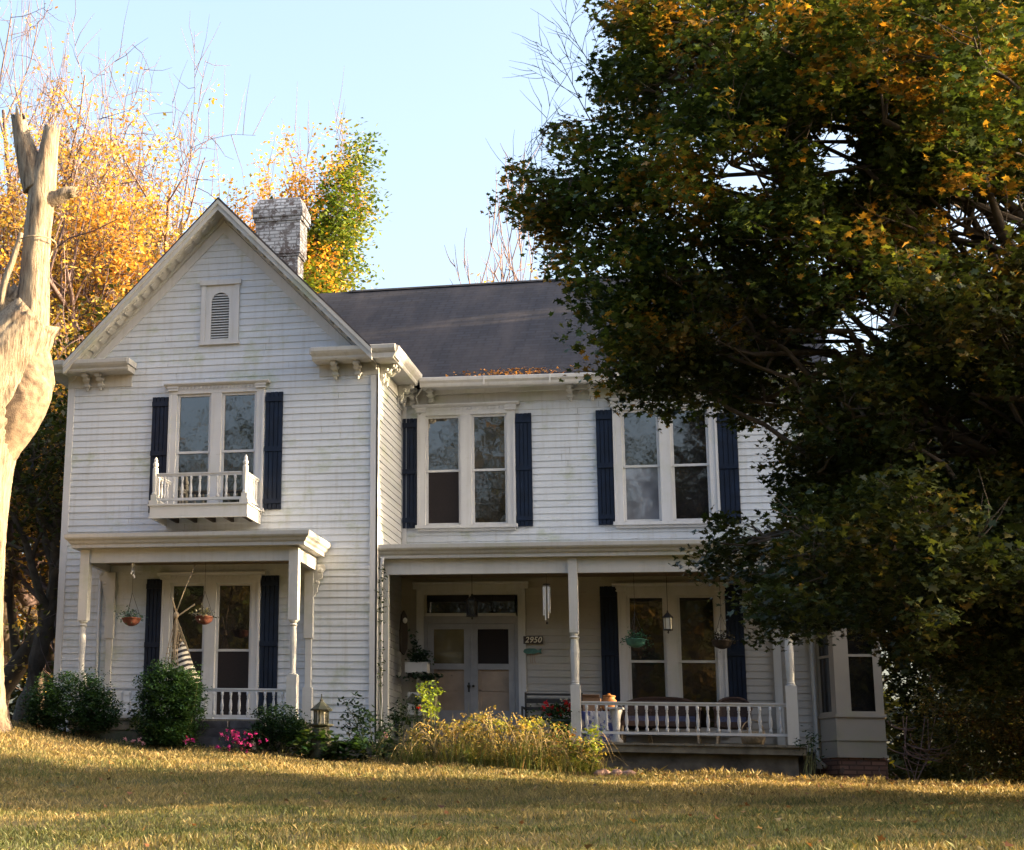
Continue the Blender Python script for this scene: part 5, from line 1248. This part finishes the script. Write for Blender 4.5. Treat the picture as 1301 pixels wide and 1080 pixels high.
mb = MB(); mb.box(3.25, 3.52, .66, .92, FZ+.502, FZ+.72); mb.prism([(.655, FZ+.72), (.60, FZ+.76), (.604, FZ+.764), (.66, FZ+.724)], 'x', 3.25, 3.52); tag(mb.build('cardboard_box', M['card'], None), 'brown cardboard box on the cloth covered table', 'box')
t = empty('orange_pot', (3.66, .72, FZ+.502), 'round orange clay pot beside the cardboard box on the covered table', 'pot'); mb = MB(); mb.lathe([(.06, 0), (.11, .04), (.135, .11), (.12, .18), (.09, .21), (.10, .235), (.085, .235), (.07, .20)], 0, 0, 14); mb.build('pot', M['orangepot'], t, True)
mb = MB(); mb.lathe([(.105, .236), (.11, .25), (.03, .27), (.02, .29)], 0, 0, 10); mb.build('lid', M['orangepot'], t, True)
t = empty('white_pedestal', (3.78, .55, FZ), 'white tapering pedestal just behind the railing catching the sun', 'pedestal'); mb = MB(); mb.lathe([(.10, 0), (.10, .04), (.05, .10), (.065, .38), (.085, .46), (.10, .50), (.10, .53)], 0, 0, 12); mb.build('column', M['trim'], t, True); mb = MB(); mb.box(-.12, .12, -.12, .12, .531, .56); mb.build('cap', M['trim'], t)
def wicker(name, x, y, w_, label, top):
    t = empty(name, (x, y, FZ), label, 'wicker seat')
    mb = MB(); n_ = 17; vs = []; 
    for q in np.linspace(-1, 1, n_):
        zt = top-.0-.12*abs(q)**3.2; yy = .32-.10*abs(q)**3
        vs += [(q*w_/2, yy, .30), (q*w_/2, yy+.02, zt), (q*w_/2, yy+.07, zt), (q*w_/2, yy+.05, .30)]
    fs = [(i*4+a, (i+1)*4+a, (i+1)*4+(a+1) % 4, i*4+(a+1) % 4) for i in range(n_-1) for a in range(4)]+[(0, 1, 2, 3), tuple((n_-1)*4+a for a in (3, 2, 1, 0))]
    mb.add(vs, fs); mb.tube([(q*w_/2, .355-.10*abs(q)**3, top+.0-.12*abs(q)**3.2) for q in np.linspace(-1, 1, 17)], .03, 6); mb.build('backrest', M['wicker'], t)
    mb = MB(); mb.box(-w_/2+.03, w_/2-.03, -.28, .30, .30, .38); mb.build('seat', M['wicker'], t)
    mb = MB(); mb.box(-w_/2+.06, w_/2-.06, -.26, .24, .381, .46); mb.build('cushion', M['bluecush'], t)
    for s in (-1, 1):
        mb = MB(); mb.tube([(s*w_/2, .22, .60), (s*(w_/2+.02), -.1, .60), (s*w_/2, -.28, .56), (s*w_/2, -.30, .30)], .03, 6); mb.box(s*w_/2-.012, s*w_/2+.012, -.27, .22, .381, .57); mb.build('armrest', M['wicker'], t)
        for yy in (-.27, .30): mb = MB(); mb.tube([(s*(w_/2-.04), yy, .30), (s*(w_/2-.0), yy*1.1, 0)], .02, 6); mb.build('leg', M['rope'], t)
M['bluecush'] = mat_simple('blue_grey_cushion', (.07, .08, .16), .9, .3, 12)
wicker('wicker_settee', 4.42, 1.2, 1.22, 'dark wicker settee with arched back behind the right porch railing', .78)
wicker('wicker_chair', 5.55, 1.2, .52, 'dark wicker armchair with arched back right of the settee', .79)
wicker('wicker_chair', 3.98+.0, 1.72, .01+.5, 'second dark wicker chair half hidden behind the left end of the settee', .66)
t = empty('basket', (5.85, .62, FZ), 'round rope basket on the porch floor under the right end of the railing', 'basket'); mb = MB(); mb.lathe([(.12, 0), (.17, .05), (.19, .14), (.18, .22), (.16, .22), (.16, .06)], 0, 0, 14); mb.build('bowl', M['rope'], t, True)
mb = MB(); mb.tube([(.17*math.cos(a), 0, .2+.2*math.sin(a)) for a in np.linspace(0, 3.14, 9)], .01, 5); mb.build('handle', M['rope'], t)
# plant stand and ornaments by the door
t = empty('plant_stand', (.42, 1.55, FZ), 'weathered grey cupboard stand left of the front door', 'plant stand')
mb = MB(); mb.box(-.20, .14, -.16, .16, .0, .42); mb.box(-.23, .17, -.19, .19, .4205, .45); mb.build('cupboard', M['greypaint'], t)
mb = MB(); mb.box(-.17, .10, -.165, -.161, .05, .38); mb.build('door', M['greypaint'], t)
t = empty('planter_box', (.42, 1.52, 1.55-.02), 'white wall planter box with trailing ivy left of the front door', 'planter')
mb = MB(); mb.box(-.21, .17, -.10, .14, .0, .16); mb.box(-.22, .18, -.11, .15, .161, .175); mb.build('box', M['trim'], t)
mb = MB(); mb.box(-.18, -.14, .0, .53, -.05, -.001); mb.box(.10, .14, .0, .53, -.05, -.001); mb.build('shelf_arm', M['darkwood'], t)
rg = np.random.default_rng(15); n = 300; P = np.concatenate([rg.normal(size=(n, 3))*np.array([.11, .05, .07])+np.array([.02, 0, .26]), rg.normal(size=(160, 3))*np.array([.16, .04, .035])+np.array([.12, -.14, -.08]), rg.normal(size=(60, 3))*np.array([.04, .03, .12])+np.array([-.08, 0, .42])])
leaf_mesh('ivy', P, rg.uniform(.04, .08, len(P)), palette(len(P), [(.02, .05, .03), (.04, .08, .05)], [.6, .4], rg), M['leaf'], t, 'maple', .3, .5, rg)
t = empty('white_board', (.40, 1.36, FZ+.80), 'small white painted board leaning above the grey cupboard stand', 'board'); mb = MB(); mb.box(-.13, .10, -.01, .01, -.34, .03); mb.build('panel', M['trim'], t); mb = MB(); mb.blob((-.02, -.02, -.12), (.06, .012, .07), 8, 6); mb.build('relief', M['cornice'], t)
mb = MB(); mb.prism([(-.09, 0), (-.10, .35), (-.06, .62), (.0, .70), (.07, .62), (.10, .35), (.08, .05), (0, -.06)][::-1], 'y', 0, .03); o = mb.build('wall_carving', M['darkwood'], None, loc=(.16, 1.6, 1.90)); tag(o, 'long dark carved wooden wall ornament left of the front door', 'ornament'); o.rotation_euler = (0, 0, R(60))
mb = MB(); mb.blob((.19, 1.52, 2.42), (.04, .04, .05), 8, 6); tag(mb.build('white_rosette', M['whitemetal'], None), 'small white rosette fixed near the top of the dark wall carving', 'ornament')
mb = MB(); mb.prism([(.40, 1.02), (.72, .98), (.70, .95), (.40, .97)], 'y', .55, .85); mb.prism([(.40, 1.02), (.50, 1.13), (.72, .98)], 'y', .60, .64); tag(mb.build('birdhouse_roof', M['mossy'], None), 'small green roofed birdfeeder standing left of the door steps', 'birdfeeder')
mb = MB(); mb.box(.53, .57, .68, .72, gz(.55, .7)-.1, .965); tag(mb.build('feeder_post', M['mossy'], None), 'thin wooden post carrying the green birdfeeder', 'post')
# edging stones and rubble
rg = np.random.default_rng(16)
for k in range(9):
    x = 3.5+k*.09+rg.uniform(-.03, .03); y = -2.35+rg.uniform(-.12, .1); mb = MB(); r_ = rg.uniform(.04, .08); mb.blob((0, 0, r_*.5), (r_*1.3, r_, r_*.8), 7, 5, .12)
    tag(mb.build('edging_stone', M['pinkstone'] if 'pinkstone' in M else M.setdefault('pinkstone', mat_simple('pinkish_rock', (.42, .26, .20), .9, .2, 9, bmp=.5)), None, loc=(x, y, gz(x, y))), 'pinkish rock in the row at the right foot of the dry weeds', 'stone', 'pinkish edging stones')
mb = MB(); mb.box(-4.3, -2.9, -2.05, -1.95, gz(-3.6, -2)-.1, gz(-3.6, -2)+.17); tag(mb.build('bed_edging', M['mossy'], None), 'dark timber edging of the flower bed between the left shrubs', 'edging')
